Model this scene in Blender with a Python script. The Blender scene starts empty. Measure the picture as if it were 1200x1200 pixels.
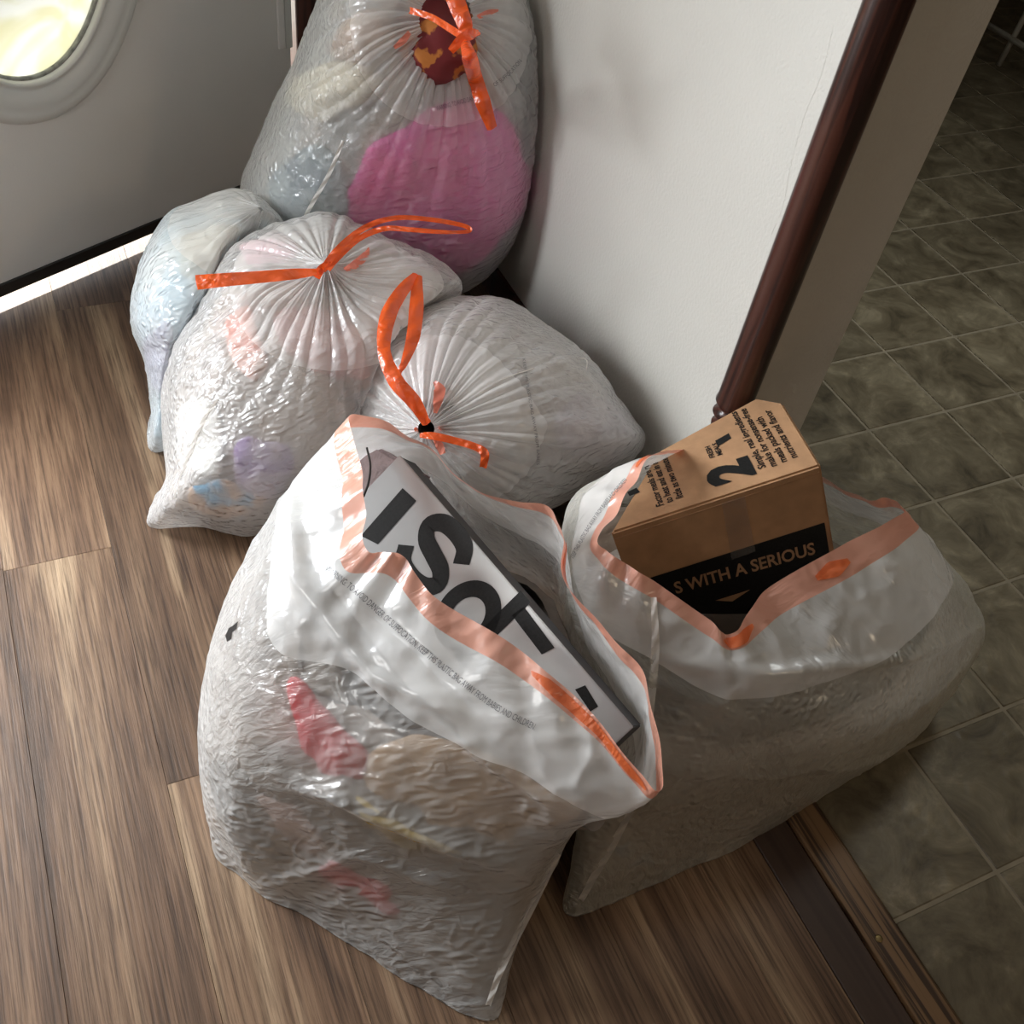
import bpy, bmesh, math, random
import numpy as np
from mathutils import Vector, Matrix, noise
from mathutils.bvhtree import BVHTree

random.seed(7); rng = np.random.default_rng(7)
S = bpy.context.scene
COL = S.collection

# ------------------------------------------------------------------ camera
F = 1160.0; VP = (404.0, 1655.0); CAMH = 1.45          # focal length (px of a 1200 frame), nadir point, eye height
dn = np.array([VP[0]-600, VP[1]-600, F]); dn = dn/np.linalg.norm(dn)
ex = np.cross(dn, [0, 0, 1.0]); ex = ex/np.linalg.norm(ex); ey = np.cross(ex, dn)
YAW = math.radians(31.8)
AX = math.cos(YAW)*ex+math.sin(YAW)*ey; AY = -math.sin(YAW)*ex+math.cos(YAW)*ey
CM = np.stack([AX, AY, -dn]); CC = np.array([0, 0, CAMH])
cam = bpy.data.cameras.new('camera'); camo = bpy.data.objects.new('camera', cam); COL.objects.link(camo)
mw = Matrix.Identity(4)
for r in range(3):
    mw[r][0] = CM[r, 0]; mw[r][1] = -CM[r, 1]; mw[r][2] = -CM[r, 2]; mw[r][3] = CC[r]
camo.matrix_world = mw
cam.sensor_width = 36; cam.lens = F/1200*36; cam.clip_start = 0.02
S.camera = camo

# ------------------------------------------------------------------ world, lights, exposure
world = bpy.data.worlds.new('sky'); S.world = world; world.use_nodes = True
bg = world.node_tree.nodes['Background']; bg.inputs[0].default_value = (0.86, 0.94, 1.0, 1); bg.inputs[1].default_value = 3.0

def area(name, loc, target, sx, sy, power, color):
    l = bpy.data.lights.new(name, 'AREA'); l.shape = 'RECTANGLE'; l.size = sx; l.size_y = sy; l.energy = power; l.color = color
    o = bpy.data.objects.new(name, l); COL.objects.link(o); o.location = loc
    o.rotation_euler = (Vector(target)-Vector(loc)).to_track_quat('-Z', 'Y').to_euler()
    return o
area('window_daylight', (-1.25, 2.05, 1.10), (0.5, 1.1, 0.25), 0.8, 1.3, 100, (0.93, 0.97, 1.0))
area('hall_window_daylight', (-1.36, 0.55, 1.45), (1.8, 1.15, 0.0), 0.5, 0.7, 8, (1.0, 0.97, 0.92))
kl = area('kitchen_tile_fill', (2.0, 1.35, 2.30), (2.0, 1.35, 0.0), 0.4, 0.4, 4.5, (0.97, 1.0, 0.95)); kl.data.spread = math.radians(95)   # added unseen fill to brighten the tiles; narrow spread spares the hall floor
area('warm_fill', (1.9, -1.3, 2.0), (1.2, 0.8, 0.5), 0.3, 0.3, 5.0, (1.0, 0.78, 0.52))  # added warm fill, out of view, to brighten wall end and near tiles
sun = bpy.data.lights.new('sun', 'SUN'); sun.energy = 9.0; sun.angle = 0.03; sun.color = (1.0, 0.96, 0.88)
suno = bpy.data.objects.new('sun', sun); COL.objects.link(suno); suno.rotation_euler = Vector((0.10, -0.78, -0.60)).to_track_quat('-Z', 'Y').to_euler()
S.view_settings.view_transform = 'Standard'; S.view_settings.look = 'None'
S.view_settings.gamma = 1; S.view_settings.use_curve_mapping = False
S.view_settings.exposure = 0.22
S.cycles.use_denoising = True
S.cycles.max_bounces = 10; S.cycles.transparent_max_bounces = 20; S.cycles.transmission_bounces = 8

# ------------------------------------------------------------------ helpers
def ray(px, py): return CM @ np.array([px-600.0, py-600.0, F])
def at(px, py, z=0.0):
    r = ray(px, py); return CC+(z-CAMH)/r[2]*r
def proj(P):
    c = (np.asarray(P, float)-CC) @ CM
    return 600+F*c[..., 0]/c[..., 2], 600+F*c[..., 1]/c[..., 2], c[..., 2]

def mesh_from(name, verts, faces, smooth=True):
    me = bpy.data.meshes.new(name)
    me.from_pydata([tuple(map(float, v)) for v in verts], [], [tuple(map(int, f)) for f in faces])
    me.update()
    if smooth: me.polygons.foreach_set('use_smooth', [True]*len(me.polygons))
    return me
def obj(name, me, mat=None, parent=None, kind=None):
    o = bpy.data.objects.new(name, me); COL.objects.link(o)
    if mat is not None and me is not None:
        if isinstance(mat, (list, tuple)):
            for m in mat: me.materials.append(m)
        elif not me.materials: me.materials.append(mat)
    if parent is not None: o.parent = parent
    if kind: o['kind'] = kind
    return o
def tag(o, label, cat, group=None):
    o['label'] = label; o['category'] = cat
    if group: o['group'] = group
    return o
def thing(name, label, cat, loc, group=None):
    o = bpy.data.objects.new(name, None); COL.objects.link(o); o.location = loc; o.empty_display_size = 0.05
    return tag(o, label, cat, group)
def child(name, me, mat, root):
    """mesh given in world coordinates, put under an Empty at its base"""
    o = obj(name, me, mat, root)
    if root.type == 'EMPTY': o.matrix_parent_inverse = Matrix.Translation(root.location).inverted()   # a part's own frame is the world's
    return o
def part(root, name): return next(c for c in root.children if c.name.split('.')[0] == name)
def bevel_box(name, lo, hi, bev=0.002, seg=1):
    bm = bmesh.new(); bmesh.ops.create_cube(bm, size=1)
    lo, hi = Vector(lo), Vector(hi)
    for v in bm.verts: v.co = Vector(((lo[i]+hi[i])/2+v.co[i]*(hi[i]-lo[i]) for i in range(3)))
    if bev: bmesh.ops.bevel(bm, geom=bm.edges[:], offset=bev, segments=seg, affect='EDGES', profile=0.5)
    me = bpy.data.meshes.new(name); bm.to_mesh(me); bm.free(); return me
def tube(name, pts, rad, n=12, caps=True):
    pts = [np.asarray(p, float) for p in pts]; vs = []; fs = []
    rad = rad if hasattr(rad, '__len__') else [rad]*len(pts)
    up = np.array([0.31, 0.17, 0.94])
    for i, p in enumerate(pts):
        t = pts[min(i+1, len(pts)-1)]-pts[max(i-1, 0)]; t = t/np.linalg.norm(t)
        a = np.cross(t, up); a /= np.linalg.norm(a); b = np.cross(t, a)
        for k in range(n):
            w = 2*math.pi*k/n; vs.append(p+rad[i]*(math.cos(w)*a+math.sin(w)*b))
    for i in range(len(pts)-1):
        for k in range(n): fs.append((i*n+k, i*n+(k+1) % n, (i+1)*n+(k+1) % n, (i+1)*n+k))
    if caps: fs += [tuple(range(n))[::-1], tuple(range((len(pts)-1)*n, len(pts)*n))]
    return mesh_from(name, vs, fs)
def catmull(P, n, closed=False):
    """P: K x ... control points -> n samples"""
    P = np.asarray(P, float); K = len(P)
    ts = np.linspace(0, K if closed else K-1, n, endpoint=not closed)
    i = np.floor(ts).astype(int)
    if not closed: i = np.minimum(i, K-2)
    t = (ts-i).reshape((-1,)+(1,)*(P.ndim-1))
    if closed: g = lambda k: P[(i+k) % K]
    else:
        Q = np.concatenate([2*P[:1]-P[1:2], P, 2*P[-1:]-P[-2:-1]]); g = lambda k: Q[np.clip(i+k+1, 0, K+1)]
    a, b, c, d = g(-1), g(0), g(1), g(2)
    return 0.5*((2*b)+(-a+c)*t+(2*a-5*b+4*c-d)*t**2+(-a+3*b-3*c+d)*t**3)

# ------------------------------------------------------------------ materials
def mat(name):
    m = bpy.data.materials.new(name); m.use_nodes = True; nt = m.node_tree; nt.nodes.clear()
    out = nt.nodes.new('ShaderNodeOutputMaterial'); return m, nt, out
def N(nt, t, **kw):
    n = nt.nodes.new(t)
    for k, v in kw.items():
        if k.startswith('i_'): n.inputs[k[2:].replace('_', ' ')].default_value = v
        elif isinstance(k, str) and k.startswith('n'): n.inputs[int(k[1:])].default_value = v
        else: setattr(n, k, v)
    return n
def L(nt, a, b): nt.links.new(a, b)
def ramp(nt, stops, interp='LINEAR'):
    r = nt.nodes.new('ShaderNodeValToRGB'); cr = r.color_ramp; cr.interpolation = interp
    while len(cr.elements) < len(stops): cr.elements.new(0.5)
    for e, (p, c) in zip(cr.elements, stops): e.position = p; e.color = (*c, 1) if len(c) == 3 else c
    return r
def coords(nt, scale=(1, 1, 1), kind='Object', rot=(0, 0, 0)):
    tc = N(nt, 'ShaderNodeTexCoord'); mp = N(nt, 'ShaderNodeMapping'); mp.inputs['Scale'].default_value = scale; mp.inputs['Rotation'].default_value = rot
    L(nt, tc.outputs[kind], mp.inputs['Vector']); return mp.outputs['Vector']
def plain(name, col, rough=0.5, metal=0.0, nscale=30, namp=0.12, bump=0.0, bscale=200, spec=0.5):
    m, nt, out = mat(name); p = N(nt, 'ShaderNodeBsdfPrincipled'); p.inputs['Roughness'].default_value = rough; p.inputs['Metallic'].default_value = metal
    p.inputs['Specular IOR Level'].default_value = spec
    v = coords(nt); nz = N(nt, 'ShaderNodeTexNoise', i_Scale=nscale, i_Detail=4.0); L(nt, v, nz.inputs['Vector'])
    r = ramp(nt, [(0.3, tuple(c*(1-namp) for c in col)), (0.7, tuple(min(1, c*(1+namp)) for c in col))]); L(nt, nz.outputs['Fac'], r.inputs['Fac'])
    L(nt, r.outputs['Color'], p.inputs['Base Color'])
    if bump:
        nb = N(nt, 'ShaderNodeTexNoise', i_Scale=bscale, i_Detail=3.0); L(nt, v, nb.inputs['Vector'])
        b = N(nt, 'ShaderNodeBump', i_Strength=bump, i_Distance=0.002); L(nt, nb.outputs['Fac'], b.inputs['Height']); L(nt, b.outputs['Normal'], p.inputs['Normal'])
    L(nt, p.outputs[0], out.inputs[0]); return m

def film_mat(name, col=(0.86, 0.86, 0.85), opacity=0.55, bumpscale=60, rib=0.6, rough=0.22, seed=0.0, vary=0.22, ribrot=0.0, gloss=0.06):
    m, nt, out = mat(name)
    v = coords(nt)
    tr = N(nt, 'ShaderNodeBsdfTransparent'); tr.inputs[0].default_value = (*[0.5+0.5*c for c in col], 1)
    tl = N(nt, 'ShaderNodeBsdfTranslucent'); tl.inputs[0].default_value = (*col, 1)
    df = N(nt, 'ShaderNodeBsdfDiffuse'); df.inputs[0].default_value = (*col, 1)
    gl = N(nt, 'ShaderNodeBsdfGlossy'); gl.inputs['Roughness'].default_value = rough; gl.inputs[0].default_value = (0.95, 0.97, 1, 1)
    # crinkled, embossed film
    mp = N(nt, 'ShaderNodeMapping'); mp.inputs['Location'].default_value = (seed, seed*1.7, seed*0.3); mp.inputs['Rotation'].default_value = (0.4, 0.2, ribrot); L(nt, v, mp.inputs['Vector'])
    mp2 = N(nt, 'ShaderNodeMapping'); mp2.inputs['Scale'].default_value = (0.35, 1.0, 1.0); L(nt, mp.outputs[0], mp2.inputs['Vector'])
    mp3 = N(nt, 'ShaderNodeMapping'); mp3.inputs['Scale'].default_value = (0.16, 1.0, 0.6); L(nt, mp.outputs[0], mp3.inputs['Vector'])
    w = N(nt, 'ShaderNodeTexNoise', i_Scale=bumpscale*1.5, i_Detail=3.0, i_Distortion=0.5); L(nt, mp3.outputs[0], w.inputs['Vector'])
    n1 = N(nt, 'ShaderNodeTexNoise', i_Scale=bumpscale, i_Detail=5.0, i_Roughness=0.6); n1.noise_type = 'RIDGED_MULTIFRACTAL'; L(nt, mp2.outputs[0], n1.inputs['Vector'])
    n2 = N(nt, 'ShaderNodeTexNoise', i_Scale=5.0, i_Detail=2.0); L(nt, mp.outputs[0], n2.inputs['Vector'])
    patch = ramp(nt, [(0.42, (0, 0, 0)), (0.6, (1, 1, 1))]); L(nt, n2.outputs['Fac'], patch.inputs['Fac'])
    mx = N(nt, 'ShaderNodeMix', data_type='FLOAT'); L(nt, patch.outputs['Color'], mx.inputs[0]); L(nt, w.outputs['Fac'], mx.inputs[2]); L(nt, n1.outputs['Fac'], mx.inputs[3])
    n4 = N(nt, 'ShaderNodeTexNoise', i_Scale=bumpscale*0.42, i_Detail=4.0, i_Distortion=1.2); n4.noise_type = 'RIDGED_MULTIFRACTAL'; L(nt, mp.outputs[0], n4.inputs['Vector'])
    sm = N(nt, 'ShaderNodeMath', operation='MULTIPLY_ADD'); sm.inputs[1].default_value = 0.55; L(nt, n4.outputs['Fac'], sm.inputs[0]); L(nt, mx.outputs[0], sm.inputs[2])
    b = N(nt, 'ShaderNodeBump', i_Strength=min(1.0, rib*1.3), i_Distance=0.011); L(nt, sm.outputs[0], b.inputs['Height'])
    for s in (tl, df, gl): L(nt, b.outputs['Normal'], s.inputs['Normal'])
    body = N(nt, 'ShaderNodeMixShader'); body.inputs[0].default_value = 0.62; L(nt, tl.outputs[0], body.inputs[1]); L(nt, df.outputs[0], body.inputs[2])
    # opacity grows at grazing view like any thin haze of film, and varies with how the film bunches
    lw = N(nt, 'ShaderNodeLayerWeight'); lw.inputs['Blend'].default_value = 0.35
    op = N(nt, 'ShaderNodeMath', operation='MULTIPLY_ADD'); op.inputs[1].default_value = 0.45; op.inputs[2].default_value = opacity-vary/2; L(nt, lw.outputs['Facing'], op.inputs[0])
    op2 = N(nt, 'ShaderNodeMath', operation='MULTIPLY_ADD', use_clamp=True); op2.inputs[1].default_value = vary; L(nt, n2.outputs['Fac'], op2.inputs[0]); L(nt, op.outputs[0], op2.inputs[2])
    fl = N(nt, 'ShaderNodeMixShader'); L(nt, op2.outputs[0], fl.inputs[0]); L(nt, tr.outputs[0], fl.inputs[1]); L(nt, body.outputs[0], fl.inputs[2])
    lw2 = N(nt, 'ShaderNodeLayerWeight'); lw2.inputs['Blend'].default_value = 0.5; L(nt, b.outputs['Normal'], lw2.inputs['Normal'])
    pwr = N(nt, 'ShaderNodeMath', operation='POWER'); pwr.inputs[1].default_value = 3.5; L(nt, lw2.outputs['Facing'], pwr.inputs[0])
    fm = N(nt, 'ShaderNodeMath', operation='MULTIPLY_ADD', use_clamp=True); fm.inputs[1].default_value = 0.5; fm.inputs[2].default_value = gloss; L(nt, pwr.outputs[0], fm.inputs[0])
    fin = N(nt, 'ShaderNodeMixShader'); L(nt, fm.outputs[0], fin.inputs[0]); L(nt, fl.outputs[0], fin.inputs[1]); L(nt, gl.outputs[0], fin.inputs[2])
    L(nt, fin.outputs[0], out.inputs[0]); return m

def cloth_mat(name, c1, c2=None, scale=9, thresh=0.5):
    c2 = c2 or tuple(c*0.75 for c in c1)
    m, nt, out = mat(name); p = N(nt, 'ShaderNodeBsdfPrincipled'); p.inputs['Roughness'].default_value = 0.85
    v = coords(nt); nz = N(nt, 'ShaderNodeTexNoise', i_Scale=scale, i_Detail=3.0, i_Distortion=0.6); L(nt, v, nz.inputs['Vector'])
    r = ramp(nt, [(thresh-0.06, c1), (thresh+0.06, c2)]); L(nt, nz.outputs['Fac'], r.inputs['Fac']); L(nt, r.outputs['Color'], p.inputs['Base Color'])
    nb = N(nt, 'ShaderNodeTexNoise', i_Scale=220.0, i_Detail=2.0); L(nt, v, nb.inputs['Vector'])
    b = N(nt, 'ShaderNodeBump', i_Strength=0.3, i_Distance=0.002); L(nt, nb.outputs['Fac'], b.inputs['Height']); L(nt, b.outputs['Normal'], p.inputs['Normal'])
    L(nt, p.outputs[0], out.inputs[0]); return m

def wood_plank_mat():
    m, nt, out = mat('wood_look_plank'); p = N(nt, 'ShaderNodeBsdfPrincipled')
    tc = N(nt, 'ShaderNodeTexCoord'); oi = N(nt, 'ShaderNodeObjectInfo')
    off = N(nt, 'ShaderNodeVectorMath', operation='MULTIPLY_ADD'); off.inputs[1].default_value = (1, 1, 1)
    cmb = N(nt, 'ShaderNodeCombineXYZ'); mu = N(nt, 'ShaderNodeMath', operation='MULTIPLY'); mu.inputs[1].default_value = 37.0
    L(nt, oi.outputs['Random'], mu.inputs[0]); L(nt, mu.outputs[0], cmb.inputs[0]); L(nt, mu.outputs[0], cmb.inputs[1])
    L(nt, tc.outputs['Object'], off.inputs[0]); L(nt, cmb.outputs[0], off.inputs[2])
    def mapped(sc):
        mp = N(nt, 'ShaderNodeMapping'); mp.inputs['Scale'].default_value = sc; L(nt, off.outputs[0], mp.inputs['Vector']); return mp.outputs[0]
    # broad tone bands, cathedral figure, fine pores
    n1 = N(nt, 'ShaderNodeTexNoise', i_Scale=1.0, i_Detail=4.0, i_Distortion=0.8); L(nt, mapped((11, 1.1, 1)), n1.inputs['Vector'])
    r1 = ramp(nt, [(0.27, (0.060, 0.033, 0.019)), (0.42, (0.150, 0.086, 0.050)), (0.55, (0.225, 0.138, 0.082)), (0.72, (0.42, 0.295, 0.185))]); L(nt, n1.outputs['Fac'], r1.inputs['Fac'])
    w = N(nt, 'ShaderNodeTexWave', i_Scale=10.0, i_Distortion=7.0, i_Detail=2.5); w.inputs['Detail Scale'].default_value = 0.8; w.bands_direction = 'X'; L(nt, mapped((1.3, 0.10, 1)), w.inputs['Vector'])
    n2 = N(nt, 'ShaderNodeTexNoise', i_Scale=1.0, i_Detail=5.0, i_Roughness=0.65); L(nt, mapped((230, 6.5, 1)), n2.inputs['Vector'])
    r2 = ramp(nt, [(0.38, (0.36, 0.32, 0.30)), (0.53, (1.0, 1.0, 1.0)), (0.72, (1.22, 1.22, 1.22))]); L(nt, n2.outputs['Fac'], r2.inputs['Fac'])
    m1 = N(nt, 'ShaderNodeMix', data_type='RGBA', blend_type='MULTIPLY'); m1.inputs[0].default_value = 0.8; L(nt, r1.outputs['Color'], m1.inputs[6]); L(nt, r2.outputs['Color'], m1.inputs[7])
    rw = ramp(nt, [(0.0, (0.72, 0.70, 0.68)), (0.5, (1, 1, 1))]); L(nt, w.outputs['Fac'], rw.inputs['Fac'])
    m2 = N(nt, 'ShaderNodeMix', data_type='RGBA', blend_type='MULTIPLY'); m2.inputs[0].default_value = 0.85; L(nt, m1.outputs[2], m2.inputs[6]); L(nt, rw.outputs['Color'], m2.inputs[7])
    # knots: dark elongated cells
    vo = N(nt, 'ShaderNodeTexVoronoi', i_Scale=1.0); vo.inputs['Randomness'].default_value = 0.9
    dis = N(nt, 'ShaderNodeTexNoise', i_Scale=9.0, i_Detail=3.0); L(nt, mapped((1, 1, 1)), dis.inputs['Vector'])
    dv = N(nt, 'ShaderNodeVectorMath', operation='MULTIPLY_ADD'); dv.inputs[1].default_value = (0.35, 0.35, 0); L(nt, dis.outputs['Color'], dv.inputs[0]); L(nt, mapped((4.2, 1.9, 0.01)), dv.inputs[2]); L(nt, dv.outputs[0], vo.inputs['Vector'])
    rk = ramp(nt, [(0.06, (0.30, 0.28, 0.28)), (0.10, (0.75, 0.70, 0.66)), (0.13, (0.5, 0.46, 0.44)), (0.22, (1, 1, 1))]); L(nt, vo.outputs['Distance'], rk.inputs['Fac'])
    m3 = N(nt, 'ShaderNodeMix', data_type='RGBA', blend_type='MULTIPLY'); m3.inputs[0].default_value = 0.85; L(nt, m2.outputs[2], m3.inputs[6]); L(nt, rk.outputs['Color'], m3.inputs[7])
    hv = N(nt, 'ShaderNodeHueSaturation'); mr = N(nt, 'ShaderNodeMapRange'); mr.inputs[3].default_value = 0.82; mr.inputs[4].default_value = 1.18; L(nt, oi.outputs['Random'], mr.inputs[0]); L(nt, mr.outputs[0], hv.inputs['Value']); L(nt, m3.outputs[2], hv.inputs['Color'])
    L(nt, hv.outputs['Color'], p.inputs['Base Color'])
    b = N(nt, 'ShaderNodeBump', i_Strength=0.55, i_Distance=0.0015); L(nt, n2.outputs['Fac'], b.inputs['Height']); L(nt, b.outputs['Normal'], p.inputs['Normal'])
    p.inputs['Roughness'].default_value = 0.48; p.inputs['Specular IOR Level'].default_value = 0.4
    L(nt, p.outputs[0], out.inputs[0]); return m

def tile_mat():
    m, nt, out = mat('slate_look_vinyl'); p = N(nt, 'ShaderNodeBsdfPrincipled')
    tc = N(nt, 'ShaderNodeTexCoord'); oi = N(nt, 'ShaderNodeObjectInfo')
    cmb = N(nt, 'ShaderNodeCombineXYZ'); mu = N(nt, 'ShaderNodeMath', operation='MULTIPLY'); mu.inputs[1].default_value = 53.0; L(nt, oi.outputs['Random'], mu.inputs[0]); L(nt, mu.outputs[0], cmb.inputs[0]); L(nt, mu.outputs[0], cmb.inputs[2])
    ad = N(nt, 'ShaderNodeVectorMath', operation='ADD'); L(nt, tc.outputs['Object'], ad.inputs[0]); L(nt, cmb.outputs[0], ad.inputs[1])
    n1 = N(nt, 'ShaderNodeTexNoise', i_Scale=9.0, i_Detail=9.0, i_Roughness=0.68, i_Distortion=0.7); L(nt, ad.outputs[0], n1.inputs['Vector'])
    r1 = ramp(nt, [(0.30, (0.070, 0.056, 0.034)), (0.46, (0.170, 0.140, 0.090)), (0.56, (0.230, 0.195, 0.130)), (0.72, (0.40, 0.345, 0.24))]); L(nt, n1.outputs['Fac'], r1.inputs['Fac'])
    n2 = N(nt, 'ShaderNodeTexNoise', i_Scale=34.0, i_Detail=6.0, i_Roughness=0.7); n2.noise_type = 'RIDGED_MULTIFRACTAL'; L(nt, ad.outputs[0], n2.inputs['Vector'])
    r2 = ramp(nt, [(0.0, (0.72, 0.72, 0.72)), (0.8, (1.12, 1.12, 1.12))]); L(nt, n2.outputs['Fac'], r2.inputs['Fac'])
    m1 = N(nt, 'ShaderNodeMix', data_type='RGBA', blend_type='MULTIPLY'); m1.inputs[0].default_value = 0.8; L(nt, r1.outputs['Color'], m1.inputs[6]); L(nt, r2.outputs['Color'], m1.inputs[7])
    hv = N(nt, 'ShaderNodeHueSaturation'); mr = N(nt, 'ShaderNodeMapRange'); mr.inputs[3].default_value = 0.88; mr.inputs[4].default_value = 1.15; L(nt, oi.outputs['Random'], mr.inputs[0]); L(nt, mr.outputs[0], hv.inputs['Value']); L(nt, m1.outputs[2], hv.inputs['Color'])
    L(nt, hv.outputs['Color'], p.inputs['Base Color'])
    hh = N(nt, 'ShaderNodeMath', operation='ADD'); L(nt, n1.outputs['Fac'], hh.inputs[0]); L(nt, n2.outputs['Fac'], hh.inputs[1])
    b = N(nt, 'ShaderNodeBump', i_Strength=0.5, i_Distance=0.003); L(nt, hh.outputs[0], b.inputs['Height']); L(nt, b.outputs['Normal'], p.inputs['Normal'])
    p.inputs['Roughness'].default_value = 0.42
    L(nt, p.outputs[0], out.inputs[0]); return m

def strip_wood(name, dark, light, scale=(90, 2.2, 90), rough=0.45):
    m, nt, out = mat(name); p = N(nt, 'ShaderNodeBsdfPrincipled'); v = coords(nt, scale)
    n1 = N(nt, 'ShaderNodeTexNoise', i_Scale=1.0, i_Detail=4.0, i_Distortion=0.5); L(nt, v, n1.inputs['Vector'])
    r = ramp(nt, [(0.43, dark), (0.54, light)]); L(nt, n1.outputs['Fac'], r.inputs['Fac']); L(nt, r.outputs['Color'], p.inputs['Base Color'])
    b = N(nt, 'ShaderNodeBump', i_Strength=0.4, i_Distance=0.002); L(nt, n1.outputs['Fac'], b.inputs['Height']); L(nt, b.outputs['Normal'], p.inputs['Normal'])
    p.inputs['Roughness'].default_value = rough; L(nt, p.outputs[0], out.inputs[0]); return m

def glass_mat():
    m, nt, out = mat('frosted_door_glass'); v = coords(nt, (1, 1, 1))
    tl = N(nt, 'ShaderNodeBsdfTranslucent'); tr = N(nt, 'ShaderNodeBsdfTransparent'); gl = N(nt, 'ShaderNodeBsdfGlossy'); gl.inputs['Roughness'].default_value = 0.1
    n = N(nt, 'ShaderNodeTexNoise', i_Scale=6.0, i_Detail=2.0, i_Distortion=2.0); L(nt, v, n.inputs['Vector'])
    r = ramp(nt, [(0.38, (0.50, 0.50, 0.48)), (0.60, (0.46, 0.45, 0.36))]); L(nt, n.outputs['Fac'], r.inputs['Fac'])
    L(nt, r.outputs['Color'], tl.inputs[0]); L(nt, r.outputs['Color'], tr.inputs[0])
    b = N(nt, 'ShaderNodeBump', i_Strength=0.4, i_Distance=0.01); L(nt, n.outputs['Fac'], b.inputs['Height']); L(nt, b.outputs['Normal'], gl.inputs['Normal'])
    a = N(nt, 'ShaderNodeMixShader'); a.inputs[0].default_value = 0.03; L(nt, tl.outputs[0], a.inputs[1]); L(nt, tr.outputs[0], a.inputs[2])
    c = N(nt, 'ShaderNodeMixShader'); c.inputs[0].default_value = 0.06; L(nt, a.outputs[0], c.inputs[1]); L(nt, gl.outputs[0], c.inputs[2]); L(nt, c.outputs[0], out.inputs[0]); return m

M_plank = wood_plank_mat(); M_tile = tile_mat()
M_grout = plain('grey_grout', (0.26, 0.225, 0.165), 0.8, bump=0.3)
M_sub = plain('dark_seam', (0.03, 0.022, 0.016), 0.9)
M_wall = plain('off_white_wall_paint', (0.58, 0.565, 0.525), 0.55, nscale=3, namp=0.03, bump=0.7, bscale=170)
M_ceil = plain('white_ceiling_paint', (0.42, 0.40, 0.37), 0.8, nscale=3, namp=0.03)
M_door = plain('white_door_paint', (0.80, 0.80, 0.79), 0.42, nscale=4, namp=0.02, bump=0.08, bscale=300)
M_mould = plain('white_oval_moulding', (0.70, 0.72, 0.71), 0.3, nscale=8, namp=0.02)
M_rubber = plain('black_rubber', (0.012, 0.012, 0.013), 0.45)
M_dark = strip_wood('dark_cherry_stain', (0.022, 0.008, 0.006), (0.060, 0.020, 0.013), (70, 70, 3), 0.28)
M_oak = strip_wood('oak_threshold', (0.045, 0.022, 0.010), (0.20, 0.115, 0.055), (140, 3.0, 60))
M_brownstrip = strip_wood('brown_vinyl_strip', (0.040, 0.020, 0.013), (0.055, 0.030, 0.020), (40, 2, 40), 0.55)
M_brass = plain('worn_brass', (0.30, 0.22, 0.10), 0.4, 0.9)
M_glass = glass_mat()
M_stripw = plain('white_vinyl', (0.9, 0.9, 0.9), 0.4, namp=0.02)
M_porch = plain('pale_concrete', (0.62, 0.60, 0.55), 0.8, nscale=6)
M_orange = None
M_hem = film_mat('pink_hem_film', (0.93, 0.46, 0.34), 0.84, 45, 0.35, 0.28, 3.0, 0.1)
M_string = film_mat('orange_drawstring_film', (0.96, 0.13, 0.015), 0.93, 70, 0.4, 0.25, 8.0, 0.06)
M_tab = film_mat('coral_film', (0.90, 0.26, 0.17), 0.85, 60, 0.4, 0.28, 5.0, 0.06)
M_seam = film_mat('double_film_seam', (0.95, 0.92, 0.88), 0.80, 60, 0.3, 0.3, 2.0, 0.1)
M_print = plain('grey_print', (0.16, 0.16, 0.17), 0.5)
M_black = plain('black_ink', (0.008, 0.008, 0.008), 0.5, nscale=300, namp=0.5, spec=0.25)
M_tan = plain('kraft_ink_gap', (0.42, 0.24, 0.125), 0.7)

# ------------------------------------------------------------------ the setting
WX, WY, WT = 0.96, 0.925, 0.185       # partition: face x, end y, thickness
BACKY = 2.47
fl = obj('floor', bevel_box('floor', (-1.45, -1.55, -0.03), (0.915, 3.4, -0.004), 0), M_sub, kind='structure')
PW = 0.18; x0s = [-0.03+PW*k for k in range(-8, 5)]
joints = {-1: 1.285, 0: 0.788}
for k in range(-8, 5):
    xa = -0.03+PW*k; xb = min(xa+PW, 0.79)
    if xb-xa < 0.02: continue
    j = joints.get(k, random.uniform(0, 1.22)); ys = [j+1.22*i for i in range(-4, 4)]
    for a, b in zip(ys[:-1], ys[1:]):
        a, b = max(a, -1.54), min(b, 3.38)
        if b-a < 0.03: continue
        me = bevel_box('floor_plank', (-(xb-xa)/2+0.0002, -(b-a)/2+0.0002, -0.004), ((xb-xa)/2-0.0002, (b-a)/2-0.0002, 0.0), 0.0005)
        o = obj('floor_plank', me, M_plank, fl); o.location = ((xa+xb)/2, (a+b)/2, 0)
for xa, xb in ((0.792, 0.87), (0.87, WX)):                  # planks run on to the wall beyond the passage
    for a, b in ((WY+0.2, 1.9), (1.9, 3.0)):
        o = obj('floor_plank', bevel_box('floor_plank', (-(xb-xa)/2+0.0002, -(b-a)/2+0.0002, -0.004), ((xb-xa)/2-0.0002, (b-a)/2-0.0002, 0.0), 0.0005), M_plank, fl); o.location = ((xa+xb)/2, (a+b)/2, 0)
# strips at the passage to the kitchen
st = obj('trim_1', bevel_box('trim_1', (0.79, -1.54, -0.004), (0.858, WY+0.2, 0.004), 0.002), M_brownstrip, kind='structure')
oakme = bevel_box('trim_2', (0.860, -1.54, -0.004), (0.922, WY+0.2, 0.010), 0.004, 2)
oak = obj('trim_2', oakme, M_oak, kind='structure')
sp = at(1030, 1100, 0.010)
scr = tube('screw', [(sp[0], sp[1], 0.0095), (sp[0], sp[1], 0.0108), (sp[0], sp[1], 0.0112)], [0.0058, 0.0058, 0.004], 16); obj('screw', scr, M_brass, oak)
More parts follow.
